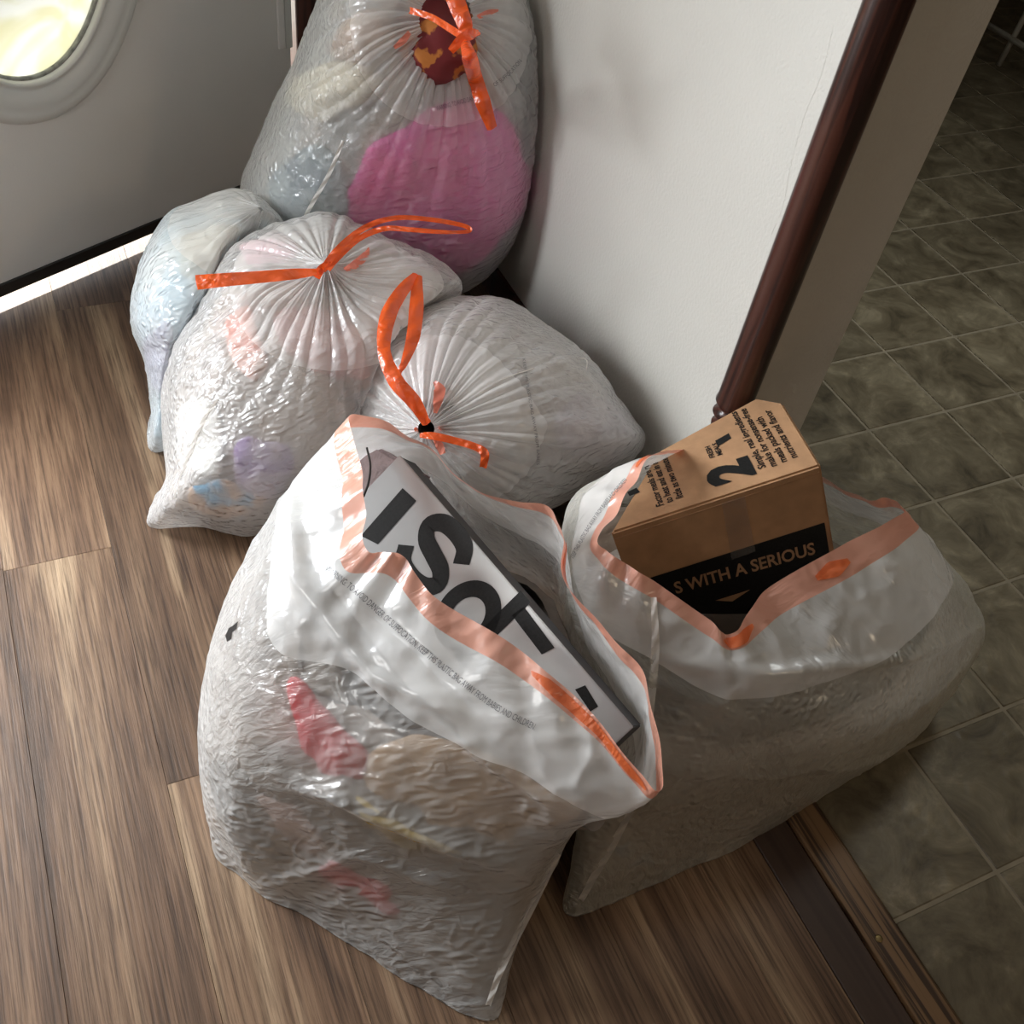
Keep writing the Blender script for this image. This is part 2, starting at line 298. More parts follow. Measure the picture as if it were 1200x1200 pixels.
# kitchen
fk = obj('floor_kitchen', bevel_box('floor_kitchen', (0.915, -1.55, -0.03), (5.0, 4.6, -0.0018), 0), M_grout, kind='structure')
T = 0.2345; tme = {}
def tile_piece(w, d):
    key = (round(w, 3), round(d, 3))
    if key not in tme: tme[key] = bevel_box('floor_tile', (-w/2, -d/2, -0.004), (w/2, d/2, 0.0), 0.0022, 1)
    return tme[key]
for i in range(-1, 16):
    for jx in range(-2, 16):
        a0, a1 = 1.14+T*i, 1.14+T*(i+1); b0, b1 = 0.192+T*0.99*jx, 0.192+T*0.99*(jx+1)
        a0 = max(a0, 0.923)
        if a1-a0 < 0.02: continue
        if a1 < WX+WT and b0 > WY: continue
        u, v, d = proj(np.array([(a0+a1)/2, (b0+b1)/2, 0.0]))
        if d < 0.1 or not (-150 < u < 1400 and -150 < v < 1400): continue
        w_, d_ = a1-a0-0.0055, b1-b0-0.0055
        o = obj('floor_tile', tile_piece(w_, d_), M_tile, fk); o.location = ((a0+a1)/2, (b0+b1)/2, 0)
# partition wall between hall and kitchen
wr = obj('wall_right', bevel_box('wall_right', (WX, WY, 0), (WX+WT, 4.6, 2.45), 0.004, 2), M_wall, kind='structure')
crk = [np.array(p) for p in [(WX+0.0001, WY+0.075, 0.99), (WX+0.0001, WY+0.066, 0.93), (WX+0.0001, WY+0.07, 0.87), (WX+0.0001, WY+0.062, 0.80), (WX+0.0001, WY+0.05, 0.75), (WX+0.0001, WY+0.052, 0.70)]]
obj('paint_ridge', tube('paint_ridge', catmull(crk, 30), 0.0005, 6), M_wall, wr)
obj('baseboard_right', bevel_box('baseboard_right', (WX-0.012, WY+0.02, 0), (WX, BACKY-0.02, 0.085), 0.003), M_dark, kind='structure')
# back wall, doorway, left and camera-side walls, ceiling
obj('wall_back', bevel_box('wall_back', (0.70, BACKY, 0), (WX, BACKY+0.14, 2.45), 0.002), M_wall, kind='structure')
obj('wall_back_left', bevel_box('wall_back_left', (-1.45, BACKY, 0), (-0.78, BACKY+0.14, 2.45), 0.002), M_wall, kind='structure')
obj('wall_back_upper', bevel_box('wall_back_upper', (-0.78, BACKY, 2.1), (0.70, BACKY+0.14, 2.45), 0.002), M_wall, kind='structure')
obj('trim_3', bevel_box('trim_3', (0.655, BACKY-0.02, 0), (0.80, BACKY+0.15, 2.1), 0.006, 2), M_dark, kind='structure')
M_darkwall = strip_wood('dark_unseen_wall', (0.05, 0.028, 0.016), (0.11, 0.065, 0.038), (30, 30, 2))  # invented dark finish for the unseen walls, there to absorb bounce light
wl = obj('wall_left', bevel_box('wall_left', (-1.55, -1.55, 0), (-1.42, BACKY+0.1, 2.45), 0.002), M_darkwall, kind='structure')
obj('wall_front', bevel_box('wall_front', (-1.55, -1.65, 0), (5.0, -1.55, 2.45), 0.002), M_darkwall, kind='structure')
obj('wall_kitchen_back', bevel_box('wall_kitchen_back', (WX+WT, 4.5, 0), (5.0, 4.6, 2.45), 0.002), M_wall, kind='structure')
obj('wall_kitchen_side', bevel_box('wall_kitchen_side', (4.95, -1.55, 0), (5.05, 4.6, 2.45), 0.002), M_wall, kind='structure')
obj('ceiling', bevel_box('ceiling', (-1.55, -1.65, 2.45), (5.05, 4.6, 2.5), 0), M_ceil, kind='structure')
obj('porch_floor', bevel_box('porch_floor', (-3.5, 2.62, -0.06), (3.5, 7.0, -0.03), 0), M_porch, kind='structure')

# corner moulding: half-round stained bar with a turned foot, on the wall corner
def corner_bar():
    prof = []                                            # (z, radius)
    zb = 0.352
    prof = [(zb-0.012, 0.004), (zb-0.010, 0.013), (zb-0.002, 0.024), (zb+0.010, 0.026), (zb+0.018, 0.014), (zb+0.022, 0.013), (zb+0.028, 0.019), (zb+0.034, 0.030), (zb+0.041, 0.019), (zb+0.046, 0.017), (zb+0.053, 0.028), (zb+0.060, 0.032), (zb+0.070, 0.030), (zb+0.10, 0.030)]
    zs = prof+[(zb+0.1+0.1*k, 0.030) for k in range(1, 19)]
    n = 24; vs = []; fs = []; cx, cy = WX+0.004, WY+0.004
    for z, r in zs:
        for k in range(n):
            w = 2*math.pi*k/n; vs.append((cx+r*math.cos(w), cy+r*math.sin(w), z))
    for i in range(len(zs)-1):
        for k in range(n): fs.append((i*n+k, i*n+(k+1) % n, (i+1)*n+(k+1) % n, (i+1)*n+k))
    fs += [tuple(range(n))[::-1]]
    return mesh_from('trim_4', vs, fs)
obj('trim_4', corner_bar(), M_dark, kind='structure')

# ------------------------------------------------------------------ the door, ajar
DP = at(0, 347, 0.025); D1 = at(200, 263, 0.025); dd = (D1-DP)/np.linalg.norm(D1-DP); dnn = np.array([dd[1], -dd[0], 0.0])
def dpt(s, z, off=0.0): return DP+dd*s+dnn*off+np.array([0, 0, z-DP[2]])
S0, S1 = -0.46, 0.858; OC, OZ = 0.20, 0.905
def ell(a, b, n=72): return [(OC+a*math.cos(2*math.pi*k/n), OZ+b*math.sin(2*math.pi*k/n)) for k in range(n)]
def door_leaf():
    n = 72; inner = ell(0.262, 0.462, n); vs = []; fs = []
    # outer boundary sampled at the same angles
    outer = []
    z0, z1 = 0.05, 2.05
    for k in range(n):
        w = 2*math.pi*k/n; c, s_ = math.cos(w), math.sin(w)
        cand = []
        if c > 1e-6: cand.append((S1-OC)/c)
        if c < -1e-6: cand.append((S0-OC)/c)
        if s_ > 1e-6: cand.append((z1-OZ)/s_)
        if s_ < -1e-6: cand.append((z0-OZ)/s_)
        t = min(cand); outer.append((OC+t*c, OZ+t*s_))
    for cs in [(S0, z0), (S1, z0), (S0, z1), (S1, z1)]:      # snap nearest sample to the true corner
        j = min(range(n), key=lambda q: (outer[q][0]-cs[0])**2+(outer[q][1]-cs[1])**2); outer[j] = cs
    for off in (0.0, -0.042):
        for s_, z in inner: vs.append(dpt(s_, z, off))
        for s_, z in outer: vs.append(dpt(s_, z, off))
    for k in range(n):
        k2 = (k+1) % n
        fs.append((k, k2, n+k2, n+k)); fs.append((2*n+k, 3*n+k, 3*n+k2, 2*n+k2))
        fs.append((n+k, n+k2, 3*n+k2, 3*n+k)); fs.append((k, 2*n+k, 2*n+k2, k2))
    return mesh_from('door_1', vs, fs, smooth=False)
door = obj('door_1', door_leaf(), M_door, kind='structure')
def oval_ring(prof, name):
    """prof: list of (extra radius, height off the leaf)"""
    n = 96; vs = []; fs = []
    for e, hgt in prof:
        for k in range(n):
            w = 2*math.pi*k/n; vs.append(dpt(OC+(0.245+e)*math.cos(w), OZ+(0.45+e)*math.sin(w), hgt))
    for i in range(len(prof)-1):
        for k in range(n): fs.append((i*n+k, i*n+(k+1) % n, (i+1)*n+(k+1) % n, (i+1)*n+k))
    return mesh_from(name, vs, fs)
obj('oval_moulding', oval_ring([(-0.002, -0.03), (0.0, 0.004), (0.004, 0.011), (0.009, 0.011), (0.012, 0.006), (0.018, 0.006), (0.022, 0.010), (0.050, 0.014), (0.056, 0.011), (0.062, 0.013), (0.074, 0.012), (0.083, 0.006), (0.086, 0.0), (0.086, -0.01)], 'oval_moulding'), M_mould, door)
obj('glass_gasket', oval_ring([(-0.006, -0.012), (-0.006, -0.004), (0.0, -0.003), (0.001, -0.012)], 'glass_gasket'), plain('grey_sealant', (0.34, 0.36, 0.33), 0.6, nscale=60, namp=0.4), door)
gv = [dpt(*p, -0.018) for p in ell(0.25, 0.455)]+[dpt(*p, -0.022) for p in ell(0.25, 0.455)]
obj('glass_pane', mesh_from('glass_pane', gv, [tuple(range(72)), tuple(range(143, 71, -1))]+[(k, (k+1) % 72, 72+(k+1) % 72, 72+k) for k in range(72)], False), M_glass, door)
def slab(name, s0, s1, z0, z1, o0, o1, m, parent, kind=None):
    vs = [dpt(s, z, o) for o in (o0, o1) for z in (z0, z1) for s in (s0, s1)]
    fs = [(0, 1, 3, 2), (4, 6, 7, 5), (0, 4, 5, 1), (2, 3, 7, 6), (0, 2, 6, 4), (1, 5, 7, 3)]
    me = mesh_from(name, vs, fs, False); bm = bmesh.new(); bm.from_mesh(me); bmesh.ops.recalc_face_normals(bm, faces=bm.faces[:])
    bmesh.ops.bevel(bm, geom=bm.edges[:], offset=0.0015, segments=1, affect='EDGES'); bm.to_mesh(me); bm.free()
    return obj(name, me, m, parent, kind)
slab('door_sweep', S0, S1-0.005, 0.025, 0.054, 0.006, -0.001, M_rubber, door)
slab('weather_strip', 0.818, 0.838, 0.365, 2.05, 0.008, 0.001, M_stripw, door)
slab('hinge_stile', 0.841, 0.862, 0.36, 2.05, 0.006, 0.001, M_mould, door)

# ------------------------------------------------------------------ bag building
def fbm(p, o=3):
    return noise.fractal(p, 1.0, 2.0, o)
def grid_faces(nv, nu, start=0):
    fs = []
    for j in range(nv-1):
        for i in range(nu): fs.append((start+j*nu+i, start+(j+1)*nu+i, start+(j+1)*nu+(i+1) % nu, start+j*nu+(i+1) % nu))
    return fs
def grid_normals(G, outward_from):
    du = np.roll(G, -1, 1)-np.roll(G, 1, 1); dv = np.gradient(G, axis=0)
    n = np.cross(du, dv); n /= (np.linalg.norm(n, axis=2, keepdims=True)+1e-9)
    sgn = np.sign(np.mean(np.sum(n*(G-outward_from), axis=2))); return n*sgn
def seg_dist(P, a, b):
    ab = b-a; t = np.clip(((P-a) @ ab)/(ab @ ab), 0, 1); return np.linalg.norm(P-(a+t[..., None]*ab), axis=-1), t
def first_hit(bvh, px, py):
    r = ray(px, py); r = r/np.linalg.norm(r); h = bvh.ray_cast(Vector(CC), Vector(r))
    return None if h[0] is None else np.array(h[0])
def film_pt(bvh, px, py):
    h = first_hit(bvh, px, py)
    if h is None:                                        # beside the film: the nearest point of it
        r = ray(px, py); r = r/np.linalg.norm(r); p = CC+r*1.5
        for _ in range(6): h = np.array(bvh.find_nearest(Vector(p))[0]); p = CC+r*((h-CC) @ r)
    return h
def bvh_of(V, Fs): return BVHTree.FromPolygons([tuple(v) for v in V], Fs)
def crumple(G, Nn, amp, scale, seed, stretch=(1, 1, 1), mask=None):
    sh = G.shape; D = np.zeros(sh[:2]); st = np.array(stretch)*scale
    P = G*st+seed
    for j in range(sh[0]):
        for i in range(sh[1]):
            p = Vector(P[j, i]); a = noise.noise(p)
            b = noise.noise(p*2.3+Vector((5, 1, 3)))
            D[j, i] = (0.45-abs(a))*1.0+(0.3-abs(b))*0.45
    if mask is not None: D = D*mask
    return G+Nn*(D*amp)[..., None]
def smooth_rows(G, it=1):
    for _ in range(it):
        G = G.copy(); G[1:-1] = 0.5*G[1:-1]+0.25*(G[:-2]+G[2:]); G = 0.5*G+0.25*(np.roll(G, 1, 1)+np.roll(G, -1, 1))
    return G
def pleat_signal(nu, count, seed):
    r = np.random.default_rng(seed); n = count
    edges = np.sort((np.arange(n)+r.uniform(-0.35, 0.35, n))/n); hts = r.uniform(0.4, 1.0, n)
    u = np.arange(nu)/nu; out = np.zeros(nu)
    for k in range(n):
        a = edges[k]; b = edges[(k+1) % n]+(1 if k == n-1 else 0)
        uu = u+(1 if False else 0); t = ((uu-a) % 1.0)/max(b-a, 1e-4); s = (t >= 0) & (t < 1)
        out[s] = hts[k]*(np.sin(np.pi*t[s])**0.8)
    return out-0.4
def clamp_room(G):
    G = G.copy(); G[..., 2] = np.maximum(G[..., 2], 0.004)
    m = (G[..., 1] > WY-0.02) & (G[..., 0] > WX-0.018) ; G[..., 0] = np.where(m, WX-0.018-0.0*G[..., 0], G[..., 0])
    return G
def keep_off(G, K, others):
    """press the film flat where a neighbouring bag already stands"""
    if not others: return G
    G = G.copy(); k = Vector(K)
    for b in others:
        for j in range(G.shape[0]):
            for i in range(G.shape[1]):
                d = Vector(G[j, i])-k; ln = d.length
                if ln < 1e-5: continue
                h = b.ray_cast(k, d/ln, ln+0.006)
                if h[0] is not None: G[j, i] = K+np.array(d/ln)*max(h[3]-0.006, 0.01)
    return G
def add_creases(G, Nn, creases, bvh):
    """creases: (px polyline, amplitude, width) drawn on the film seen from the front"""
    for pts, amp, wid in creases:
        W = [first_hit(bvh, *p) for p in pts]; W = [w for w in W if w is not None]
        if len(W) < 2: continue
        D = np.zeros(G.shape[:2])
        total = len(W)-1
        for q in range(total):
            d, t = seg_dist(G, W[q], W[q+1]); e = np.exp(-(d/wid)**2)
            fade = np.ones_like(t)
            if q == 0: fade = np.minimum(fade, 0.15+2.5*t)
            if q == total-1: fade = np.minimum(fade, 0.15+2.5*(1-t))
            D = np.maximum(D, e*np.clip(fade, 0, 1))
        G = G+Nn*(D*amp)[..., None]
    return G

def tied_bag(K, semi, yaw, outline, pole_px, hole, pleats, pleat_amp, pleat_len, seed, others=(), creases=(), nu=340, nv=190, pw=2.4, crump=0.006, cscale=16):
    """closed sack: superellipsoid gathered at a pole, its sides drawn out to the given outline"""
    K = np.array(K, float); a = np.array(semi, float); cy, sy = math.cos(yaw), math.sin(yaw)
    def radius(d):
        x = d[..., 0]*cy+d[..., 1]*sy; y = -d[..., 0]*sy+d[..., 1]*cy; z = d[..., 2]
        return (np.abs(x/a[0])**pw+np.abs(y/a[1])**pw+np.abs(z/a[2])**pw)**(-1/pw)
    def warp(G):
        px, py, dep = proj(G); kx, ky, _ = proj(K)
        th = np.arctan2(py-ky, px-kx); rho = np.hypot(px-kx, py-ky)
        nb = 120; bins = ((th+np.pi)/(2*np.pi)*nb).astype(int) % nb
        rb = np.zeros(nb); np.maximum.at(rb, bins, rho)
        for _ in range(2): rb = 0.5*rb+0.25*(np.roll(rb, 1)+np.roll(rb, -1))
        poly = np.array(outline, float); pc = catmull(poly, 600, True)
        tp = np.arctan2(pc[:, 1]-ky, pc[:, 0]-kx); rp = np.hypot(pc[:, 0]-kx, pc[:, 1]-ky)
        bt = ((tp+np.pi)/(2*np.pi)*nb).astype(int) % nb; rt = np.zeros(nb); np.maximum.at(rt, bt, rp)
        for k in range(nb):
            if rt[k] == 0: rt[k] = rt[k-1]
        x = (th+np.pi)/(2*np.pi)*nb-0.5; i0 = np.floor(x).astype(int); f = x-i0
        g = lambda A: A[i0 % nb]*(1-f)+A[(i0+1) % nb]*f
        s = g(rt)/np.maximum(g(rb), 1)
        s = 1+(s-1)*np.clip(rho/np.maximum(g(rb), 1)/0.55, 0, 1)
        nx, ny = kx+(px-kx)*s, ky+(py-ky)*s
        return CC+(np.stack([(nx-600)/F*dep, (ny-600)/F*dep, dep], -1)) @ CM.T
    # pole direction: walk the coarse film to the pixel of the knot
    def sphere(n, nu, nv, a0):
        e1 = np.cross(n, [0.2, 0.1, 0.97]); e1 /= np.linalg.norm(e1); e2 = np.cross(n, e1)
        al = (a0+(np.pi-a0)*np.linspace(0, 1, nv)**1.15)[:, None]; u = (2*np.pi*np.arange(nu)/nu)[None, :]
        d = np.cos(al)[..., None]*n+np.sin(al)[..., None]*(np.cos(u)[..., None]*e1+np.sin(u)[..., None]*e2); return d, al
    n0 = np.array([0, 0, 1.0]); d, _ = sphere(n0, 90, 60, 0.0)
    Gc = K+d*radius(d)[..., None]; Gc[..., 2] = np.maximum(Gc[..., 2], 0.004); Gw = warp(Gc)
    px, py, dep = proj(Gw); err = np.hypot(px-pole_px[0], py-pole_px[1]); kd = proj(K)[2]
    err = err+1000*(dep > kd-0.02); idx = np.unravel_index(np.argmin(err), err.shape); n = d[idx]
    d, al = sphere(n, nu, nv, hole/np.mean(radius(n[None])))
    G = K+d*radius(d)[..., None]; G = warp(G); G[..., 2] = np.maximum(G[..., 2], 0.004)
    G = smooth_rows(G, 3)
    G = keep_off(G, K, others); G = smooth_rows(G, 2)
    Nn = grid_normals(G, K); dist = np.linalg.norm(G-G[0].mean(0), axis=2)
    P1 = pleat_signal(nu, pleats, seed); P2 = pleat_signal(nu, int(pleats*2.3), seed+1)
    env = np.exp(-(dist/pleat_len)**2)*np.clip(dist/0.05, 0.25, 1)
    env2 = np.exp(-(dist/(pleat_len*0.5))**2)*np.clip(dist/0.03, 0.3, 1)
    G = G+Nn*(pleat_amp*(env*P1[None, :]+0.5*env2*P2[None, :]))[..., None]
    # film drawn up into a small rosette round the tie
    lip = np.exp(-(dist/0.028)**2)
    G = G+n*(lip*0.012)[..., None]
    Nn = grid_normals(G, K)
    G = crumple(G, Nn, crump, cscale, seed*3.1, (1, 1, 1), np.clip((dist-0.06)/0.12, 0, 1))
    if creases:
        Fs = grid_faces(nv, nu); G = add_creases(G, grid_normals(G, K), creases, bvh_of(G.reshape(-1, 3), Fs))
    G = clamp_room(G)
    return G, n
def open_bag(mer, nu=420, nv=210, seed=1, creases=(), others=(), crump=0.006, cscale=14, rimwave=0.004):
    Pm = np.array([[at(*q) for q in m] for m in mer])                    # M x K x 3
    Gk = catmull(Pm, nu, True)                                           # nu x K x 3
    G = catmull(np.swapaxes(Gk, 0, 1), nv)                               # nv x nu x 3
    base = G[-1].mean(0); base[2] = 0.004
    cap = np.stack([base+(G[-1]-base)*t for t in (0.93, 0.8, 0.6, 0.35, 0.08)]); cap[..., 2] = 0.004
    K = np.array([base[0], base[1], 0.2])
    if others: G = keep_off(G, K, others); G = smooth_rows(G, 2)
    G = smooth_rows(G, 1)
    Nn = grid_normals(G, K)
    v = np.linspace(0, 1, nv)[:, None]
    u = np.arange(nu)/nu
    r = np.random.default_rng(seed); wav = sum(r.uniform(-1, 1)*np.sin(2*np.pi*k*u+r.uniform(0, 6.3)) for k in range(5, 26))/3.0
    G = G+Nn*(rimwave*wav[None, :]*np.exp(-(v/0.25)**2))[..., None]
    mask = np.clip(v*8, 0, 1)*np.ones((1, nu))
    G = crumple(G, Nn, crump, cscale, seed*2.7, (1, 1, 1), mask)
    if creases:
        G = add_creases(G, grid_normals(G, K), creases, bvh_of(G.reshape(-1, 3), grid_faces(nv, nu)))
    G = np.concatenate([G, cap]); return clamp_room(G), K

def ribbon(name, pts, widths, m, root, bvh=None, lift=0.004, n=40, curl=0.0, seed=0):
    """flat drawstring; pts = (px, py, z) or (px, py) lying on the film"""
    W = []
    for p in pts:
        if len(p) == 3: W.append(at(*p))
        else:
            h = film_pt(bvh, *p); r = ray(*p); r = r/np.linalg.norm(r); W.append(h-r*lift)
    W = catmull(np.array(W), n); wd = np.interp(np.linspace(0, 1, n), np.linspace(0, 1, len(widths)), widths)
    vs = []; fs = []; k = 5; rr = np.random.default_rng(seed+11); ph = rr.uniform(0, 6)
    for i in range(n):
        t = W[min(i+1, n-1)]-W[max(i-1, 0)]; t = t/np.linalg.norm(t); vw = W[i]-CC; vw = vw/np.linalg.norm(vw)
        s = np.cross(t, vw); s /= (np.linalg.norm(s)+1e-9); nn = np.cross(s, t)
        for q in range(k):
            c = (q/(k-1)-0.5); vs.append(W[i]+s*c*wd[i]+nn*(curl*(c*c-0.1)*wd[i]*2+0.0015*math.sin(i*0.9+ph+c*5)))
    for i in range(n-1):
        for q in range(k-1): fs.append((i*k+q, i*k+q+1, (i+1)*k+q+1, (i+1)*k+q))
    return child(name, mesh_from(name, vs, fs), m, root)

def font_mesh(body, size=1.0, offset=0.0, shear=0.0, space=1.0, res=3):
    cu = bpy.data.curves.new('lettering', 'FONT'); cu.body = body; cu.size = size; cu.offset = offset; cu.shear = shear; cu.space_character = space; cu.resolution_u = res
    o = bpy.data.objects.new('lettering', cu); COL.objects.link(o); bpy.context.view_layer.update()
    me = o.evaluated_get(bpy.context.evaluated_depsgraph_get()).to_mesh()
    V = np.array([v.co[:] for v in me.vertices]).reshape(-1, 3); Fs = [tuple(p.vertices) for p in me.polygons]
    bpy.data.objects.remove(o); bpy.data.curves.remove(cu); return V, Fs
def print_on(name, body, path, hpx, bvh, root, m, squeeze=1.0, lift=0.0012):
    """lettering laid on the film along a line"""
    V, Fs = font_mesh(body, 1.0, res=2); P = catmull(np.array(path, float), 200); sl = np.concatenate([[0], np.cumsum(np.linalg.norm(np.diff(P, axis=0), axis=1))])
    wid = V[:, 0].max(); sx = sl[-1]/wid*squeeze; out = []
    for x, y, _ in V:
        s = x*sx; cx, cy = np.interp(s, sl, P[:, 0]), np.interp(s, sl, P[:, 1]); e = 2.0
        tx = np.interp(s+e, sl, P[:, 0])-np.interp(s-e, sl, P[:, 0]); ty = np.interp(s+e, sl, P[:, 1])-np.interp(s-e, sl, P[:, 1]); l = math.hypot(tx, ty)+1e-6
        qx, qy = cx+ty/l*y*hpx, cy-tx/l*y*hpx; h = first_hit(bvh, qx, qy); r = ray(qx, qy); r = r/np.linalg.norm(r)
        if h is None: h = out[-1]+r*lift if out else at(qx, qy, 0.3)
        out.append(h-r*lift)
    return child(name, mesh_from(name, out, Fs, False), m, root)

def finish_bag(name, label, G, film, band, hemrows=0, hem_m=None, cat='bag', bandrows=0):
    nv, nu, _ = G.shape; base = G[-1].mean(0)
    root = thing(name, label, cat, (base[0], base[1], 0.004))
    if not bandrows:                                     # tied bag: the stiffer collar reaches some 20 cm from the tie
        dm = np.linalg.norm(G-G[0].mean(0), axis=2).mean(1); bandrows = int(np.argmax(dm > 0.185))
    if hemrows:
        child('hem', mesh_from('hem', G[:hemrows+1].reshape(-1, 3), grid_faces(hemrows+1, nu)), hem_m, root)
    child('upper_band', mesh_from('upper_band', G[hemrows:bandrows+1].reshape(-1, 3), grid_faces(bandrows+1-hemrows, nu)), band, root)
    Bf = G[bandrows:]; Fs = grid_faces(len(Bf), nu); Fs.append(tuple(range((len(Bf)-1)*nu, len(Bf)*nu)))
    child('film', mesh_from('film', Bf.reshape(-1, 3), Fs), film, root)
    return root, bvh_of(G.reshape(-1, 3), grid_faces(nv, nu))
def inner_bundle(name, label, G, K, m, k=0.9, zmax=None, seed=0, cat='clothing'):
    """what fills the bag: a soft load a little inside the film"""
    g = G[::4, ::5]; K = np.array(K); g = K+(g-K)*k; g[..., 2] = np.maximum(g[..., 2], 0.009)
    if zmax is not None: g[..., 2] = np.minimum(g[..., 2], zmax-0.02*np.abs(np.sin(g[..., 0]*23)*np.cos(g[..., 1]*19)))
    Nn = grid_normals(g, K); g = crumple(g, Nn, 0.010, 22, seed+0.7); g[..., 2] = np.maximum(g[..., 2], 0.008)
    nv, nu, _ = g.shape; Fs = grid_faces(nv, nu)+[tuple(range(nu))[::-1], tuple(range((nv-1)*nu, nv*nu))]
    o = obj(name, mesh_from(name, g.reshape(-1, 3)-K, Fs), m); o.location = K; return tag(o, label, cat)
def lump(name, label, cat, bvh, poly, m, inset=0.006, thick=0.06, n=40, rings=14, seed=0):
    """a garment pressed against the inside of the film"""
    pb = catmull(np.array(poly, float), n, True); c = np.array(poly, float).mean(0)
    rj = np.random.default_rng(seed); ph = rj.uniform(0, 6.3, 6); th = np.arange(n)/n*2*np.pi
    pb = c+(pb-c)*(1+sum(0.10/(k-1)*np.sin(k*th+ph[k-2])*1.3 for k in range(2, 8)))[:, None]
    front = []; back = []
    cr = ray(*c); cr /= np.linalg.norm(cr)
    for j in range(rings):
        q = (j+1)/rings
        for i in range(n):
            p = c+(pb[i]-c)*q; h = first_hit(bvh, *p)
            r = ray(*p); r = r/np.linalg.norm(r)
            if h is None: h = front[-1]-r*inset
            wob = 0.005*noise.noise(Vector(h*28+seed))
            f_ = h+r*(inset+0.012*q**4+wob+0.003); front.append(f_); back.append(f_+r*(0.002+thick*math.sqrt(max(0, 1-q*q))))
    # snap stray hits to their neighbours
    Fa = np.array(front).reshape(rings, n, 3); Ba = np.array(back).reshape(rings, n, 3)
    fc = Fa[0].mean(0); bc = Ba[0].mean(0); V = np.concatenate([Fa.reshape(-1, 3), Ba.reshape(-1, 3), [fc, bc]]); V[:, 2] = np.maximum(V[:, 2], 0.008)
    off = rings*n; Fs = grid_faces(rings, n)+[tuple(x+off for x in f)[::-1] for f in grid_faces(rings, n)]
    for i in range(n):
        i2 = (i+1) % n; Fs += [(2*off, i, i2), (2*off+1, off+i2, off+i), ((rings-1)*n+i, off+(rings-1)*n+i, off+(rings-1)*n+i2, (rings-1)*n+i2)]
    base = V.mean(0); o = obj(name, mesh_from(name, V-base, Fs), m); o.location = base; return tag(o, label, cat)

# ------------------------------------------------------------------ bags with their mouths open
mer5 = [
 [(410,487,.525),(362,545,.45),(325,610,.32),(300,690,.17),(320,740,0)],
 [(480,510,.50),(480,530,.42),(470,580,.30),(450,650,.15),(440,720,0)],
 [(560,575,.47),(560,590,.40),(560,640,.28),(550,700,.15),(540,760,0)],
 [(650,600,.47),(650,640,.40),(650,700,.28),(640,770,.14),(620,820,0)],
 [(665,690,.46),(680,730,.38),(690,800,.26),(680,860,.12),(650,900,0)],
 [(755,790,.45),(750,850,.36),(715,890,.25),(690,930,.12),(655,960,0)],
 [(771,922,.43),(740,945,.36),(680,955,.26),(660,990,.13),(625,1030,0)],
 [(690,832,.46),(700,930,.40),(650,990,.28),(625,1060,.13),(590,1125,0)],
 [(600,755,.48),(610,870,.42),(590,970,.30),(580,1085,.14),(576,1197,0)],
 [(510,700,.49),(500,810,.43),(470,940,.30),(450,1040,.14),(470,1145,0)],
 [(470,650,.505),(425,740,.44),(370,900,.30),(350,1000,.14),(370,1080,0)],
 [(428,642,.505),(345,720,.43),(275,850,.29),(265,960,.14),(290,1035,0)],
 [(428,565,.52),(350,610,.45),(260,730,.29),(235,850,.15),(250,960,0)]]
mer6 = [
 [(773,530,.47),(740,545,.42),(700,570,.33),(700,600,.15),(720,640,0)],
 [(735,580,.46),(690,580,.40),(662,610,.30),(660,680,.15),(680,720,0)],
 [(702,630,.45),(675,650,.39),(665,730,.28),(670,800,.14),(690,850,0)],
 [(725,655,.44),(700,720,.38),(690,830,.26),(680,930,.12),(675,1000,0)],
 [(765,680,.43),(765,760,.36),(740,880,.24),(695,985,.10),(668,1074,0)],
 [(830,725,.40),(830,800,.34),(820,900,.23),(800,970,.10),(780,1030,0)],
 [(858,742,.39),(880,810,.34),(890,890,.23),(890,950,.10),(880,985,0)],
 [(900,690,.40),(960,790,.34),(990,870,.23),(980,910,.10),(960,935,0)],
 [(985,640,.41),(1060,740,.34),(1080,820,.22),(1060,870,.10),(1040,885,0)],
 [(1058,600,.42),(1110,670,.33),(1152,740,.20),(1120,800,.10),(1080,850,0)],
 [(1040,585,.42),(1080,630,.33),(1110,690,.20),(1080,760,.08),(1040,800,0)],
 [(990,577,.42),(1000,600,.33),(1000,640,.20),(980,690,.10),(950,720,0)],
 [(905,530,.30),(900,560,.24),(880,600,.16),(870,640,.10),(850,670,0)],
 [(835,525,.32),(820,550,.27),(800,580,.18),(790,620,.10),(780,650,0)]]
BAND = film_mat('white_band_front_bag', (0.96, 0.96, 0.95), 0.66, 28, 0.55, 0.2, 1.5, ribrot=0.5)
BANDW = film_mat('white_band_side_bag', (0.95, 0.94, 0.92), 0.66, 28, 0.55, 0.24, 2.5, ribrot=1.0)
BANDT = film_mat('white_band_tied_bags', (0.95, 0.94, 0.93), 0.56, 55, 0.45, 0.2, 5.5)
FILM5 = film_mat('film_front_bag', (0.93, 0.93, 0.92), 0.33, 80, 0.5, 0.16, 1.0, ribrot=0.5)
FILM6 = film_mat('film_side_bag', (0.92, 0.91, 0.84), 0.33, 80, 0.6, 0.30, 4.0, ribrot=1.2)
G5, K5 = open_bag(mer5, seed=3, creases=[
  ([(240,868),(400,930),(600,1015),(660,1000)], 0.020, 0.013), ([(345,565),(350,680),(440,790),(560,842)], 0.012, 0.013),
  ([(360,660),(480,760),(560,840)], -0.008, 0.010), ([(300,1040),(420,1000),(560,1050)], 0.006, 0.010),
  ([(420,740),(560,880),(670,955)], 0.008, 0.010), ([(390,500),(350,600),(350,690)], 0.010, 0.012)])
b5, BV5 = finish_bag('garbage_bag', 'open white garbage bag holding a silver carton with large black letters', G5, FILM5, BAND, 16, M_hem, bandrows=68)
